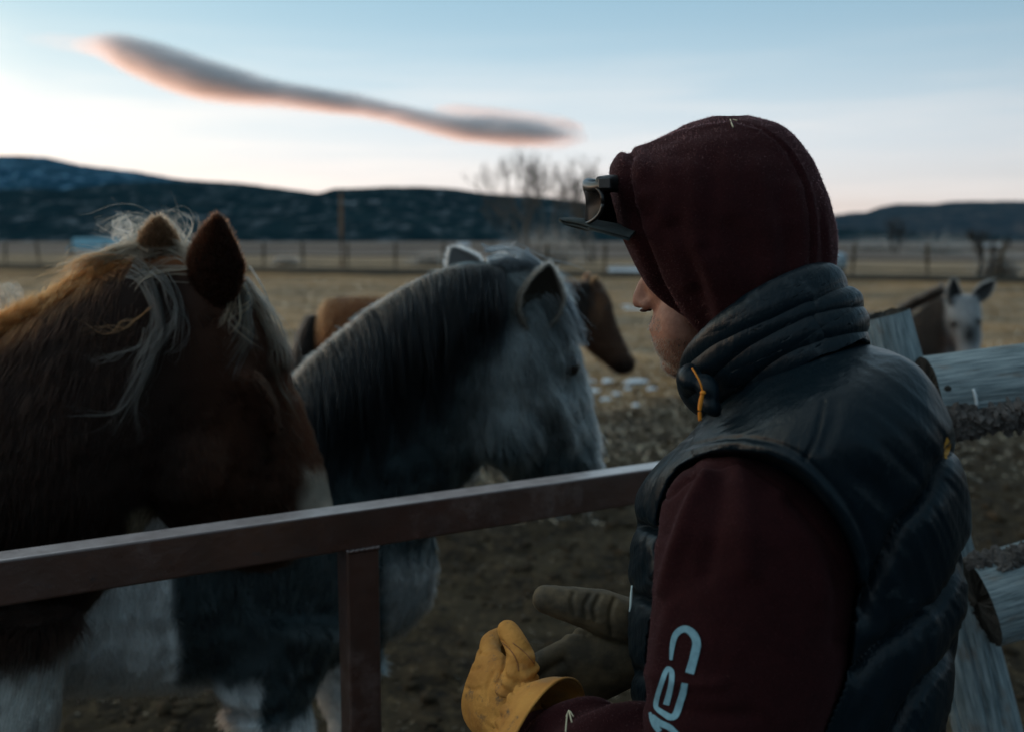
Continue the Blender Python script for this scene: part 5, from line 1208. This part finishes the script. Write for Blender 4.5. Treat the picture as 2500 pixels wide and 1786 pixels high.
# ---------------------------------------------------------------- grey and white horse behind it
gh = empty('horse', (-.4, 2.6, 0)); tag(gh, 'grey roan horse with dark mane and white belly, middle horse looking over the rail', 'horse')
Fg = nrm(np.array([.93, .36, 0])); Sg = np.array([.36, -.93, 0.])
wi2 = P(730, 940, 2.62*.885); cr2 = wi2 - Fg*1.02 + UP*.0
GK = .885
def gk(rows): return [(*r[:4], r[4]*GK, r[5]*GK, r[6]*GK) for r in rows]
gs, hs, _ = quad_rest(cr2, wi2, Sg, 0, .95, [(.93, 1, .0), (1.10, -1, .02)], [(0, 1, 0), (.05, -1, .1)], s=1.12, legw=1.05)
neck = loftp(gk([(640, 1010, 925, 1640, 2.60, 2.68, .20), (690, 940, 955, 1480, 2.60, 2.66, .17), (775, 858, 1030, 1350, 2.59, 2.64, .145), (860, 790, 1080, 1250, 2.58, 2.62, .125), (950, 722, 1140, 1165, 2.56, 2.60, .11), (1050, 668, 1185, 1120, 2.54, 2.58, .10), (1140, 640, 1230, 1030, 2.53, 2.56, .088), (1215, 640, 1270, 930, 2.52, 2.55, .075)]), 44, 44)
hd = [(1180, 655, 1330, 672, 2.52, 2.58, .075), (1160, 730, 1382, 735, 2.50, 2.60, .098), (1140, 820, 1405, 805, 2.50, 2.62, .115), (1130, 920, 1420, 872, 2.51, 2.63, .122), (1140, 1010, 1430, 935, 2.53, 2.65, .118), (1165, 1085, 1440, 1000, 2.55, 2.66, .105), (1215, 1135, 1454, 1060, 2.58, 2.67, .090), (1265, 1180, 1462, 1125, 2.61, 2.68, .078), (1305, 1205, 1464, 1165, 2.63, 2.68, .066), (1325, 1225, 1458, 1195, 2.64, 2.68, .055), (1345, 1236, 1440, 1215, 2.65, 2.67, .035)]
parts = gs + [neck, loftp(gk(hd), 44, 44), ball(P(1385, 880, 2.56*GK), (.036, .03, .028), nu=20, nv=14), tube([P(1330, 930, 2.49*GK), P(1365, 990, 2.51*GK), P(1390, 1080, 2.55*GK)], [.02, .022, .012], 12, n=10), ball(P(1235, 1040, 2.50*GK), (.085, .03, .09), nu=20, nv=14)]
gg_ = fuse(parts, .011, 5); N_ = normals(gg_); gg_.V += N_*(.005*fbm(gg_.V*9, 3, 301) + .002*fbm(gg_.V*35, 2, 303))[:, None]
def gr_col(p):
    q = proj(p); x, y = q[:, 0], q[:, 1]; n_ = fbm(p*7, 3, 311); n2 = fbm(p*24, 3, 313)
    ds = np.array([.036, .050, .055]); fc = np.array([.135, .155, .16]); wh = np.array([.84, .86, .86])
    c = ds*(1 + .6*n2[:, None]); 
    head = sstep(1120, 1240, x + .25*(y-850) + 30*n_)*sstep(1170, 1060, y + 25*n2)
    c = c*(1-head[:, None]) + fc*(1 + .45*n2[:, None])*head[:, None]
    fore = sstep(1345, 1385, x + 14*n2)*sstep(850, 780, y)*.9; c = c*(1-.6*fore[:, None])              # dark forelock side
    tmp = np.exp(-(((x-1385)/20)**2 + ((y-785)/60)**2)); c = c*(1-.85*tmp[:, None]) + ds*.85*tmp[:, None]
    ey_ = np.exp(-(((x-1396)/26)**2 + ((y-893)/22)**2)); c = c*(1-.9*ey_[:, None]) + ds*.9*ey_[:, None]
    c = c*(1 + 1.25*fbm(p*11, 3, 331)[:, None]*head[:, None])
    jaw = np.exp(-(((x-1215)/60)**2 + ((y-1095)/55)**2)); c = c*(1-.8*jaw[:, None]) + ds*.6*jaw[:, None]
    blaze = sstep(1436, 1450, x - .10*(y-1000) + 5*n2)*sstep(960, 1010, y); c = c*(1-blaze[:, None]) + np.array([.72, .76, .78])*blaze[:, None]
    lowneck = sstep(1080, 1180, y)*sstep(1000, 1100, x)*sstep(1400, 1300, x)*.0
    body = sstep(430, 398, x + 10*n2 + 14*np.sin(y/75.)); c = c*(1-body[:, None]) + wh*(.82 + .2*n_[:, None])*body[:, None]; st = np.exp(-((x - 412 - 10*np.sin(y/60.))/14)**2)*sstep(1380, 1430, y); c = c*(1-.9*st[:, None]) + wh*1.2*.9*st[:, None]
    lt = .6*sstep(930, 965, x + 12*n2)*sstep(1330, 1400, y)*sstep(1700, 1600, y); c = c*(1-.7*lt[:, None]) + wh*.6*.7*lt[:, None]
    leg = sstep(.58, .50, p[:, 2] + .03*n2 - .10*(x < 640)); c = c*(1-leg[:, None]) + wh*leg[:, None]
    return np.clip(c, .002, 1)
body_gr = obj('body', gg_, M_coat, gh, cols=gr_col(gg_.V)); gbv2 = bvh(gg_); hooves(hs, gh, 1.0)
def gr_flow(p, n):
    x = proj(p)[:, 0]; hw = sstep(1120, 1240, x)[:, None]; bw = sstep(430, 380, x)[:, None]
    return np.array([.30, .1, -.9])*hw + np.array([-.1, -.1, -1.])*(1-hw)
fur(gg_, gr_col, 120000, lambda p: .030 + .018*(proj(p)[:, 0] > 1100), gr_flow, gh, 321, rad=.0010, weight=vis(gg_), clump=.9, wild=.22)
ear(P(1302, 803, 2.47*GK), P(1345, 650, 2.42*GK), .108, (.45, -.88, .1), (.16, .14, .12), gh, inner=(.03, .024, .018), cupd=.42, furcol=(.20, .17, .14), seed=7, furlen=.011, fn=4200, bend=-.06)
ear(P(1160, 700, 2.58*GK), P(1104, 604, 2.60*GK), .086, (.3, -.9, .2), (.34, .32, .30), gh, inner=(.16, .15, .145), cupd=.45, furcol=(.50, .47, .44), seed=8, furlen=.010, fn=3000)
obj('eye', ball(P(1388, 892, 2.525*GK), .026), M_eye, gh)
# mane: falls down the near side from the crest, pale where it lies over the top
rs = np.random.default_rng(15); cp2 = catmull([(700, 935), (760, 872), (830, 812), (900, 757), (980, 706), (1060, 668), (1140, 648), (1225, 650)], 200)
n = 9000; a = rs.random(n)**.95; ci = (a*199).astype(int); k = 14; Pt = np.zeros((n, k, 3)); col = np.zeros((n, k, 3)); tk = np.linspace(0, 1, k)
grid = {}
def sy(x, y):                                                   # depth of the neck surface, cached on a coarse grid
    kx, ky = int(round(x/14)), int(round(y/14))
    if (kx, ky) not in grid:
        h = hit(kx*14, ky*14, gbv2); grid[(kx, ky)] = h[1] if h is not None and h[1] < 2.45 else None
    return grid[(kx, ky)]
NL = 84; lockid = rs.integers(0, NL, n); lo = rs.normal(0, 1, NL); ll = rs.uniform(.7, 1.15, NL); lt_ = rs.uniform(.25, 1.9, NL); a = np.clip((lockid + .5 + rs.normal(0, .42, n))/NL, 0, .999); ci = (a*199).astype(int)
for i in range(n):
    li = int(lockid[i]); x0, y0 = cp2[ci[i]] + [rs.normal(0, 5), rs.uniform(-4, 12)]
    fall = np.interp(a[i], [0, .3, .7, 1], [270, 330, 300, 190])*ll[li]*rs.uniform(.55, 1.15); dx = np.interp(a[i], [0, .5, 1], [38, 46, 12]) + 16*lo[li] + rs.normal(0, 3.5) - (a[i]*NL - li - .5)*4.5
    x = x0 + (-10 + dx*1.0)*tk + 12*np.sin(tk*4 + lo[li]*2)*tk; x += (np.interp(a[i], [0, .6, 1], [14, 12, 0]))*np.sin(tk*math.pi)
    y = y0 - 7*np.sin(np.minimum(tk*6, math.pi)) + fall*tk**1.15
    last = 2.53*GK
    ys = []
    for j in range(k):
        s_ = sy(x[j], y[j]); last = s_ if s_ is not None else last; ys.append(last)
    ys = np.array(ys); ys = np.convolve(np.pad(ys, 2, mode='edge'), np.ones(5)/5, mode='valid'); lift_ = .012 + .018*np.sin(np.minimum(tk*4, math.pi)) + rs.uniform(0, .014)
    for j in range(k): Pt[i, j] = P(x[j], y[j], ys[j] - lift_[j])
    tone = np.array([.0045, .006, .0075])*(5 if rs.random() < .20 else 1.3) ; pale = np.array([.20, .175, .15])
    f = np.clip(np.interp(tk, [0, .05, .15, .32], [.8, .55, .16, .0])*np.interp(a[i], [0, .45, .62, 1], [1, .95, .35, .10])*lt_[li], 0, 1)
    col[i] = (tone*(1-f[:, None]) + pale*f[:, None])*rs.uniform(.6, 1.35)
strands('mane', Pt, (.0007*np.interp(tk, [0, .5, 1], [1, 1, .2]))[None]*rs.uniform(.7, 1.3, (n, 1)), M_hair, gh, col, 'stuff')
# forelock: short dark hair between the ears with pale flyaways
fo = [([(1200, 655), (1250, 640), (1320, 680), (1375, 760)], 160, .012, 40, 30, (.035, .04, .045)), ([(1260, 650), (1340, 700), (1385, 780), (1400, 850)], 200, .010, 30, 22, (.03, .036, .042)), ([(1300, 690), (1350, 740), (1372, 800), (1380, 860)], 90, .010, 26, 30, (.16, .18, .19))]
lock(fo, gbv2, 0, 0, 47, BL, 'forelock', gh, rad=.0008, y=2.22)
lock([([(1230, 655), (1222, 630), (1212, 612)], 40, 0, 30, 44, (.4, .38, .36)), ([(1265, 660), (1275, 645), (1282, 636)], 20, 0, 20, 26, (.4, .38, .36))], gbv2, 0, 0, 49, BL, 'forelock', gh, rad=.0006, freey=2.22)
tail(cr2 - Fg*.22 - UP*.1, Fg, .9, 900, (.05, .05, .05), gh)

# ---------------------------------------------------------------- bay horse grazing distance away, side-on
bh_ = empty('horse', (0.0, 6.0, 0)); tag(bh_, 'bay horse with dark mane standing side-on out in the pasture behind the grey', 'horse')
Fb = nrm(np.array([.985, .17, 0])); Sb = np.array([.17, -.985, 0])
cr3 = P(850, 722, 5.9); wi3 = cr3 + Fb*.98 + UP*.0
gs, hs, _ = quad_rest(cr3 + Fb*.02, wi3, Sb, 0, 1.0, [(1.0, 1, .03), (1.05, -1, .12)], [(0, 1, 0), (.06, -1, .12)], s=1.0)
neck = loftp([(1080, 745, 1215, 1000, 6.02, 6.02, .15), (1170, 735, 1270, 950, 6.03, 6.03, .13), (1260, 712, 1340, 890, 6.04, 6.04, .11), (1340, 692, 1400, 850, 6.05, 6.05, .09), (1400, 686, 1425, 810, 6.05, 6.05, .08)], 28, 24)
hd = [(1385, 690, 1465, 684, 6.05, 6.05, .07), (1382, 745, 1492, 730, 6.05, 6.06, .09), (1398, 805, 1502, 775, 6.05, 6.06, .095), (1432, 850, 1520, 815, 6.06, 6.07, .08), (1465, 880, 1535, 850, 6.07, 6.07, .065), (1492, 902, 1548, 872, 6.07, 6.07, .058), (1515, 912, 1552, 890, 6.07, 6.07, .045), (1530, 912, 1548, 900, 6.07, 6.07, .025)]
b3 = fuse(gs + [neck, loftp(hd, 28, 28)], .016, 4); b3.V += normals(b3)*(.008*fbm(b3.V*6, 3, 401))[:, None]
def by_col(p):
    q = proj(p); x, y = q[:, 0], q[:, 1]; n_ = fbm(p*5, 3, 411)
    c = np.array([.15, .052, .018])*(1 + .3*n_[:, None]); f = sstep(1240, 1330, x); c = c*(1-f[:, None]) + np.array([.055, .026, .015])*(1 + .5*n_[:, None])*f[:, None]
    ck = np.exp(-(((x-1462)/22)**2 + ((y-745)/34)**2)); c = c + np.array([.09, .04, .018])*ck[:, None]
    mz = sstep(862, 890, y)*sstep(1480, 1510, x); c = c*(1-.7*mz[:, None])
    lg = sstep(.62, .5, p[:, 2] + .04*n_); c = c*(1-.85*lg[:, None]); wl_ = sstep(.34, .28, p[:, 2]); c = c*(1-wl_[:, None]) + np.array([.5, .4, .3])*wl_[:, None]
    return np.clip(c, .002, 1)
obj('body', b3, M_coat, bh_, cols=by_col(b3.V)); hooves(hs, bh_, 1.0)
fur(b3, by_col, 40000, .03, lambda p, n: np.tile(np.array([-.4, 0, -.9]), (len(p), 1)), bh_, 421, rad=.0016)
ear(P(1448, 712, 6.0), P(1456, 672, 6.0), .075, (.7, -.6, .1), (.20, .085, .03), bh_, furcol=(.22, .09, .035), seed=11, furlen=.012, fn=700)
ear(P(1430, 702, 6.12), P(1437, 668, 6.12), .07, (.7, -.6, .1), (.10, .05, .02), bh_, furcol=(.15, .06, .03), seed=12, furlen=.012, fn=700)
obj('eye', ball(P(1478, 752, 6.0), .018), M_eye, bh_)
b3v = bvh(b3)
mn = [([(x, 690 + max(0, (1400-x))*.14), (x - 10, 720 + (1400-x)*.15), (x - 16, 800 + (1400-x)*.12)], 70, .01, 26, 22, (.018, .014, .012)) for x in range(1150, 1440, 18)]
lock(mn, b3v, 0, 0, 61, (.02, .015, .012), 'mane', bh_, rad=.0018, y=5.9)
tail(cr3 - Fb*.21 - UP*.12, Fb, .85, 1100, (.015, .013, .012), bh_, s=.035, rad=.002)

# ---------------------------------------------------------------- donkey watching from the field
dk = empty('donkey', (2.9, 6.6, 0)); tag(dk, 'grey donkey with pale face and long ears looking at the camera over the log fence', 'donkey')
Y_ = 6.5; Fd = nrm(np.array([.80, -.60, 0])); Sd = np.array([-.60, -.80, 0])
wi4 = P(2235, 765, 6.75); cr4 = wi4 - Fd*.80
cr4[2] = wi4[2] = 1.13
gs, hs, _ = quad_rest(cr4, wi4, Sd, 0, .85, [(1.0, 1, .03), (1.05, -1, .12)], [(0, 1, 0), (.06, -1, .12)], s=.80)
neck = loftp([(2190, 830, 2330, 960, 6.72, 6.66, .13), (2215, 780, 2345, 905, 6.70, 6.62, .11), (2262, 745, 2358, 850, 6.66, 6.58, .09), (2300, 722, 2370, 800, 6.62, 6.55, .08)], 24, 18)
hd = [(2316, 722, 2384, 722, 6.56, 6.56, .09), (2306, 752, 2394, 752, 6.53, 6.53, .11), (2310, 785, 2396, 785, 6.50, 6.50, .12), (2322, 815, 2393, 815, 6.47, 6.47, .10), (2332, 845, 2392, 845, 6.43, 6.43, .085), (2338, 870, 2394, 870, 6.40, 6.40, .08), (2343, 895, 2391, 895, 6.38, 6.38, .06), (2352, 908, 2383, 908, 6.38, 6.38, .03)]
d4 = fuse(gs + [neck, loftp(hd, 26, 26)], .013, 4); d4.V += normals(d4)*(.006*fbm(d4.V*8, 3, 501))[:, None]
def dk_col(p):
    q = proj(p); x, y = q[:, 0], q[:, 1]; n_ = fbm(p*8, 3, 511)
    c = np.array([.045, .033, .026])*(1 + .5*n_[:, None]); f = sstep(2300, 2322, x + 5*n_)*sstep(2410, 2400, x)*(p[:, 1] < 6.62); c = c*(1-f[:, None]) + np.array([.27, .28, .29])*(1 + .25*n_[:, None])*f[:, None]
    for (ex, ey, rx, ry) in ((2330, 790, 17, 13), (2390, 784, 10, 11)): k_ = np.exp(-(((x-ex)/rx)**2 + ((y-ey)/ry)**2)); c = c*(1-.88*k_[:, None])
    b_ = np.exp(-(((x-2366)/20)**2 + ((y-818)/28)**2)); c = c*(1-.96*b_[:, None])
    jw = np.exp(-(((x-2318)/22)**2 + ((y-838)/26)**2)); c = c*(1-.8*jw[:, None]) + np.array([.09, .045, .03])*.8*jw[:, None]
    mz = sstep(862, 880, y)*f; c = c*(1-mz[:, None]) + np.array([.50, .49, .48])*mz[:, None]
    lg = sstep(.7, .4, p[:, 2]); c = c*(1-lg[:, None]) + np.array([.28, .27, .26])*lg[:, None]
    return np.clip(c, .002, 1)
obj('body', d4, M_coat, dk, cols=dk_col(d4.V)); hooves(hs, dk, .7)
fur(d4, dk_col, 40000, .03, lambda p, n: np.tile(np.array([.2, 0, -.9]), (len(p), 1)), dk, 521, rad=.0016, clump=.3)
ear(P(2328, 745, 6.50), P(2328, 678, 6.50), .11, (.3, -.9, 0), (.10, .09, .085), dk, inner=(.03, .03, .03), furcol=(.13, .12, .11), seed=21, furlen=.014, fn=900)
ear(P(2376, 735, 6.50), P(2430, 684, 6.48), .10, (.2, -.9, .2), (.13, .12, .115), dk, inner=(.05, .05, .05), furcol=(.16, .16, .16), seed=22, furlen=.014, fn=900)
for ex, ey in ((2330, 790), (2388, 784)): 
    h = hit(ex, ey, bvh(d4), -.008); obj('eye', ball(h if h is not None else P(ex, ey, 6.45), .020), M_eye, dk)
rs = np.random.default_rng(77); q = catmull([(2205, 765), (2235, 748), (2270, 732), (2305, 712)], 60); n = 1400; i = rs.integers(0, 60, n)
b0 = np.array([P(q[j, 0] + rs.normal(0, 4), q[j, 1] + 8, 6.68) for j in i]); dd = nrm(np.array([-.25, 0, 1.0]) + rs.normal(0, .22, (n, 3))); t3 = np.linspace(0, 1, 4)[None, :, None]
strands('mane', b0[:, None] + dd[:, None]*.085*rs.uniform(.6, 1.1, (n, 1, 1))*t3, np.array([.002, .0018, .0013, .0004])[None], M_hair, dk, np.array([.035, .028, .024])*rs.uniform(.6, 1.5, (n, 1)), 'stuff')
tail(cr4 - Fd*.16 - UP*.1, Fd, .5, 300, (.06, .05, .045), dk, s=.012)
# ================================================================ STEEL GATE RAIL AND LOG FENCE
m, nt, bs = mat('red_oxide_steel')
p = nd(nt, 'ShaderNodeTexCoord').outputs['Object']
c = mixcol(nt, noisef(nt, 9, 5, .35, .65, p), (0.075, 0.033, 0.024), (0.052, 0.024, 0.018))
c = mixcol(nt, noisef(nt, 45, 6, .60, .68, p, (1, 1, 1), .75), c, (0.035, 0.024, 0.024))
c = mixcol(nt, noisef(nt, 3.5, 7, .56, .72, p, rough=.7), c, (0.16, 0.11, 0.10))
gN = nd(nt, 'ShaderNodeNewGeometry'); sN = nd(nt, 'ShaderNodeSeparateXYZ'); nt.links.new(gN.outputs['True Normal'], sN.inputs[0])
sky_sheen = mth('MULTIPLY', mr(sN.outputs['Z'], .6, .95), mth('ADD', mth('MULTIPLY', noisef(nt, 30, 6, .35, .60, p, rough=.7), .35), .62))
c = mixcol(nt, sky_sheen, c, (0.50, 0.42, 0.41))                  # sky sheen on the upper face, put into the paint colour
nt.links.new(c, bs.inputs['Base Color']); bs.inputs['Roughness'].default_value = 0.5; bs.inputs['Specular IOR Level'].default_value = 0.6
rr_ = noisef(nt, 25, 4, .3, .7, p); mm = nt.nodes.new('ShaderNodeMapRange'); nt.links.new(rr_, mm.inputs[0]); mm.inputs[3].default_value = .26; mm.inputs[4].default_value = .48; nt.links.new(mm.outputs[0], bs.inputs['Roughness'])
bumpn(nt, bs, noisef(nt, 60, 4, .45, .7, p), .5, .0008)
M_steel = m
bs.inputs['Coat Weight'].default_value = .7; bs.inputs['Coat Roughness'].default_value = .3
ZT = 1.15
a3, b3 = Pz(0, 1367, ZT), Pz(1560, 1148, ZT)                  # near top edge of the tube
dr = nrm(b3 - a3); dr[2] = 0; dr = nrm(dr); sr = np.cross(dr, (0, 0, 1)); sr = sr if sr[1] < 0 else -sr   # sr: towards the camera
ups = np.array([0, 0, 1.0]); TH, TW = 0.0685, 0.050
q = np.array([dr, sr, ups])
gate = empty('steel_gate', tuple(a3*[1, 1, 0])); tag(gate, 'brown painted square steel rail with an upright standing between man and horses', 'gate rail')
L0, L1 = -1.1, 1.95
cc = a3 + dr*(L0+L1)/2 - sr*TW/2 - ups*TH/2
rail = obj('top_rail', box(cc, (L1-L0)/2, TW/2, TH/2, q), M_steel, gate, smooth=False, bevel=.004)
def along(px, zz):                                            # distance along the rail for a photo column
    best = min(np.linspace(L0, L1, 4000), key=lambda s: abs(proj((a3 + dr*s - ups*zz)[None])[0, 0] - px)); return best
s0 = along(846, .07); s1 = along(926, .07)
PW = s1 - s0
def upright(s):
    c_ = a3 + dr*(s + PW/2) - sr*TW/2; top = ZT - TH - .001
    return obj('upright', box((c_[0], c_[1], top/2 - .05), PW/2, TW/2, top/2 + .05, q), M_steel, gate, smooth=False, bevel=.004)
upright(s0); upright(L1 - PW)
for zz in (.62, .2):
    c_ = a3 + dr*(L0+L1)/2 - sr*TW/2; 
    pass
# weld bead where the upright meets the rail
wb = a3 + dr*s0 - ups*(TH+.002)
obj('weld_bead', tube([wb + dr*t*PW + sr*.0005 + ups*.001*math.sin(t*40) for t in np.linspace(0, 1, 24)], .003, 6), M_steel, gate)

def woodmat(name, c1, c2, c3, axis, sc=1.0):
    m, nt, bs = mat(name); p = nd(nt, 'ShaderNodeTexCoord').outputs['Generated']
    return m
def weathered(name, c1, c2, cdark, stretch, rough=.85):
    m, nt, bs = mat(name); p = nd(nt, 'ShaderNodeTexCoord').outputs['UV']
    a = mixcol(nt, noisef(nt, 7, 6, .35, .65, p, stretch, .65), c1, c2)
    a = mixcol(nt, noisef(nt, 16, 5, .60, .66, p, (stretch[0]*.5, stretch[1]*1.6, 1), .6), a, cdark)
    a = mixcol(nt, noisef(nt, 3, 4, .55, .75, p, (stretch[0]*2, stretch[1]*.3, 1)), a, (0.22, 0.15, 0.10))
    nt.links.new(a, bs.inputs['Base Color']); bs.inputs['Roughness'].default_value = rough; bs.inputs['Specular IOR Level'].default_value = .2
    bumpn(nt, bs, noisef(nt, 14, 6, .3, .7, p, (stretch[0]*.6, stretch[1]*1.4, 1), .65), .8, .004); return m
M_logw = weathered('weathered_log', (0.12, 0.17, 0.19), (0.44, 0.52, 0.55), (0.020, 0.020, 0.020), (.45, 2.6, 1))
M_end = simple('log_end', (0.045, 0.04, 0.035), (0.02, 0.02, 0.018), 60, rough=.95, bump=.004, bscale=120)
M_barkc = simple('loose_bark', (0.16, 0.14, 0.13), (0.045, 0.04, 0.038), 25, rough=.9, bump=.002, bscale=150)
def log(name, p0, p1, r0, r1, seed, e, mtl, flat=0, ns=160, n=90, cracks=5, ur=3.0):
    """a round log with shrinkage cracks, knots and uneven girth; end faces are parts of their own"""
    T = np.linspace(0, 1, n); C = p0 + (p1-p0)*T[:, None]; d, s, u = frame(p1-p0)
    th = np.linspace(0, 2*math.pi, ns, endpoint=False); R = (r0 + (r1-r0)*T)[:, None]*np.ones(ns)
    rs = np.random.default_rng(seed); L = np.linalg.norm(p1-p0)
    qn = np.stack([(T[:, None]*L*2.5 + 0*th).ravel(), np.cos(th)[None].repeat(n, 0).ravel()*1.6, np.sin(th)[None].repeat(n, 0).ravel()*1.6], 1)
    R *= 1 + .05*fbm(qn, 3, seed).reshape(n, ns)
    qf = qn*np.array([.8, 7, 7]); R *= 1 + .018*fbm(qf, 2, seed+5).reshape(n, ns)
    for k in range(cracks):
        a0 = rs.uniform(0, 2*math.pi); t0, t1 = sorted(rs.uniform(0, 1, 2)); 
        if k < 2: t0 = 0
        w = .065; da = np.angle(np.exp(1j*(th[None] - (a0 + .15*np.sin(T*9 + k))[:, None])))
        R -= .009*np.exp(-(da/w)**2)*(sstep(t0-.02, t0+.06, T)*(1-sstep(t1, t1+.1, T)))[:, None]
    Vv = (C[:, None] + R[:, :, None]*(np.cos(th)[None, :, None]*s + np.sin(th)[None, :, None]*u)).reshape(-1, 3)
    Fc = [(r*ns+k, r*ns+(k+1) % ns, (r+1)*ns+(k+1) % ns, (r+1)*ns+k) for r in range(n-1) for k in range(ns)]
    me = me_from(G(Vv, Fc), name); me.polygons.foreach_set('use_smooth', [True]*len(me.polygons)); me.materials.append(mtl)
    uv = me.uv_layers.new(name='UVMap'); 
    vi = np.empty(len(me.loops), int); me.loops.foreach_get('vertex_index', vi)
    uu = (vi//ns)/(n-1)*L*ur/1.0; vv = (vi % ns)/ns*2*math.pi*r0*ur*3
    uv.data.foreach_set('uv', np.stack([uu, vv], 1).astype(np.float32).ravel())
    o = obj(name, None, shared=me); put(o, e)
    ends = []
    for j, sg_ in ((0, -1), (n-1, 1)):
        ring = Vv[j*ns:(j+1)*ns]; c_ = ring.mean(0); V = [c_ + d*sg_*.004]; Fe = []
        for k, f_ in enumerate((.33, .66, 1.0)): V += list(c_ + (ring-c_)*f_ + d*sg_*(.004-.003*k) + d*.002*rs.standard_normal((ns, 1)))
        Fe += [(0, 1+k, 1+(k+1) % ns) for k in range(ns)] + [(1+i*ns+k, 1+(i+1)*ns+k, 1+(i+1)*ns+(k+1) % ns, 1+i*ns+(k+1) % ns) for i in range(2) for k in range(ns)]
        ends.append(obj('log_end', G(np.array(V), Fe), M_end, o, smooth=False))
    return o, (Vv, ns, n)
fence = empty('log_fence', (1.0, 1.9, 0)); tag(fence, 'weathered grey log fence on crossed legs at the right behind the man', 'fence')
# upper log: top edge (2230,880)-(2500,838), underside (2310,1075)-(2500,1040)
u0, u1 = P(2262, 968, 1.86), P(2500, 938, 1.85); du = u1 - u0
top_log, tl = log('log_rail', u0, u0 + du*4.5, .077, .074, 5, fence, M_logw, ur=3)
l0, l1 = P(2392, 1468, 1.76), P(2500, 1436, 1.755); dl = l1 - l0
low_log, ll = log('log_rail', l0, l0 + dl*7, .083, .08, 9, fence, M_logw, ur=3)
# leaning legs of the jack
g0, g1 = P(2158, 768, 2.02), P(2440, 1900, 1.95)
leg, lg = log('fence_leg', g0, g0 + (g1-g0)*1.35, .051, .076, 13, fence, M_logw, cracks=7)
h0 = P(2345, 1270, 1.98); g2 = P(2190, 1900, 1.9)
# bark still clinging to the logs: separate curled flakes
def flakes(px0, px1, fn, n, seed, tree, parent, size=(.006, .016)):
    rs = np.random.default_rng(seed); Vs = []; Fs = []; k = 0
    for i in range(n):
        px = rs.uniform(px0, px1); py = fn(px, rs)
        h = hit(px, py, tree)
        if h is None: continue
        a = rs.uniform(*size); b = a*rs.uniform(.35, .7); t = rs.uniform(0, math.pi); dd, s, u = frame(nrm(CAM-h)*[1, 1, .2] + rs.normal(0, .35, 3))
        ex = math.cos(t)*s + math.sin(t)*u; ey = -math.sin(t)*s + math.cos(t)*u; lift = rs.uniform(.0, .006)
        M = []
        for (x, y) in ((-1, -.6), (0, -1), (1, -.5), (1.1, .4), (.1, .9), (-.9, .6)):
            M.append(h + dd*(lift + .003*(x*x)) + ex*a*x*rs.uniform(.8, 1.1) + ey*b*y*rs.uniform(.8, 1.1))
        M.append(h + dd*(lift+.004)); back = [m_ - dd*.003 for m_ in M]
        Vs += M + back; Fs += [(k+6, k+j, k+(j+1) % 6) for j in range(6)] + [(k+j, k+7+j, k+7+(j+1) % 6, k+(j+1) % 6) for j in range(6)]; k += 14
    o = obj('bark', G(np.array(Vs), Fs), M_barkc, parent, smooth=False); o['kind'] = 'stuff'; return o
tv = BVHTree.FromPolygons([tuple(v) for v in tl[0].tolist()], [(r*160+k, r*160+(k+1) % 160, (r+1)*160+(k+1) % 160, (r+1)*160+k) for r in range(89) for k in range(160)])
flakes(2285, 2510, lambda x, r: (1000 - (x-2290)*.08) + r.beta(1.4, 1.1)*80, 420, 3, tv, top_log, (.007, .020))
lv = BVHTree.FromPolygons([tuple(v) for v in ll[0].tolist()], [(r*160+k, r*160+(k+1) % 160, (r+1)*160+(k+1) % 160, (r+1)*160+k) for r in range(89) for k in range(160)])
flakes(2370, 2510, lambda x, r: 1368 - (x-2370)*.25 + r.uniform(-6, 38 if x > 2440 else 16), 180, 4, lv, low_log)
# a dark knot and the pale stroke of paint on the upper log
kn = hit(2314, 948, tv); obj('knot', ball(kn, (.007, .004, .006), nu=12, nv=8), M_end, top_log)
M_chalk = simple('white_paint', (0.8, 0.85, 0.88), rough=.6)
pts = [hit(x, y, tv, .001) for x, y in ((2376, 948), (2381, 965), (2384, 985), (2382, 1006))]
obj('paint_mark', tube(pts, [.0022, .003, .003, .0025], 8, n=14), M_chalk, top_log)
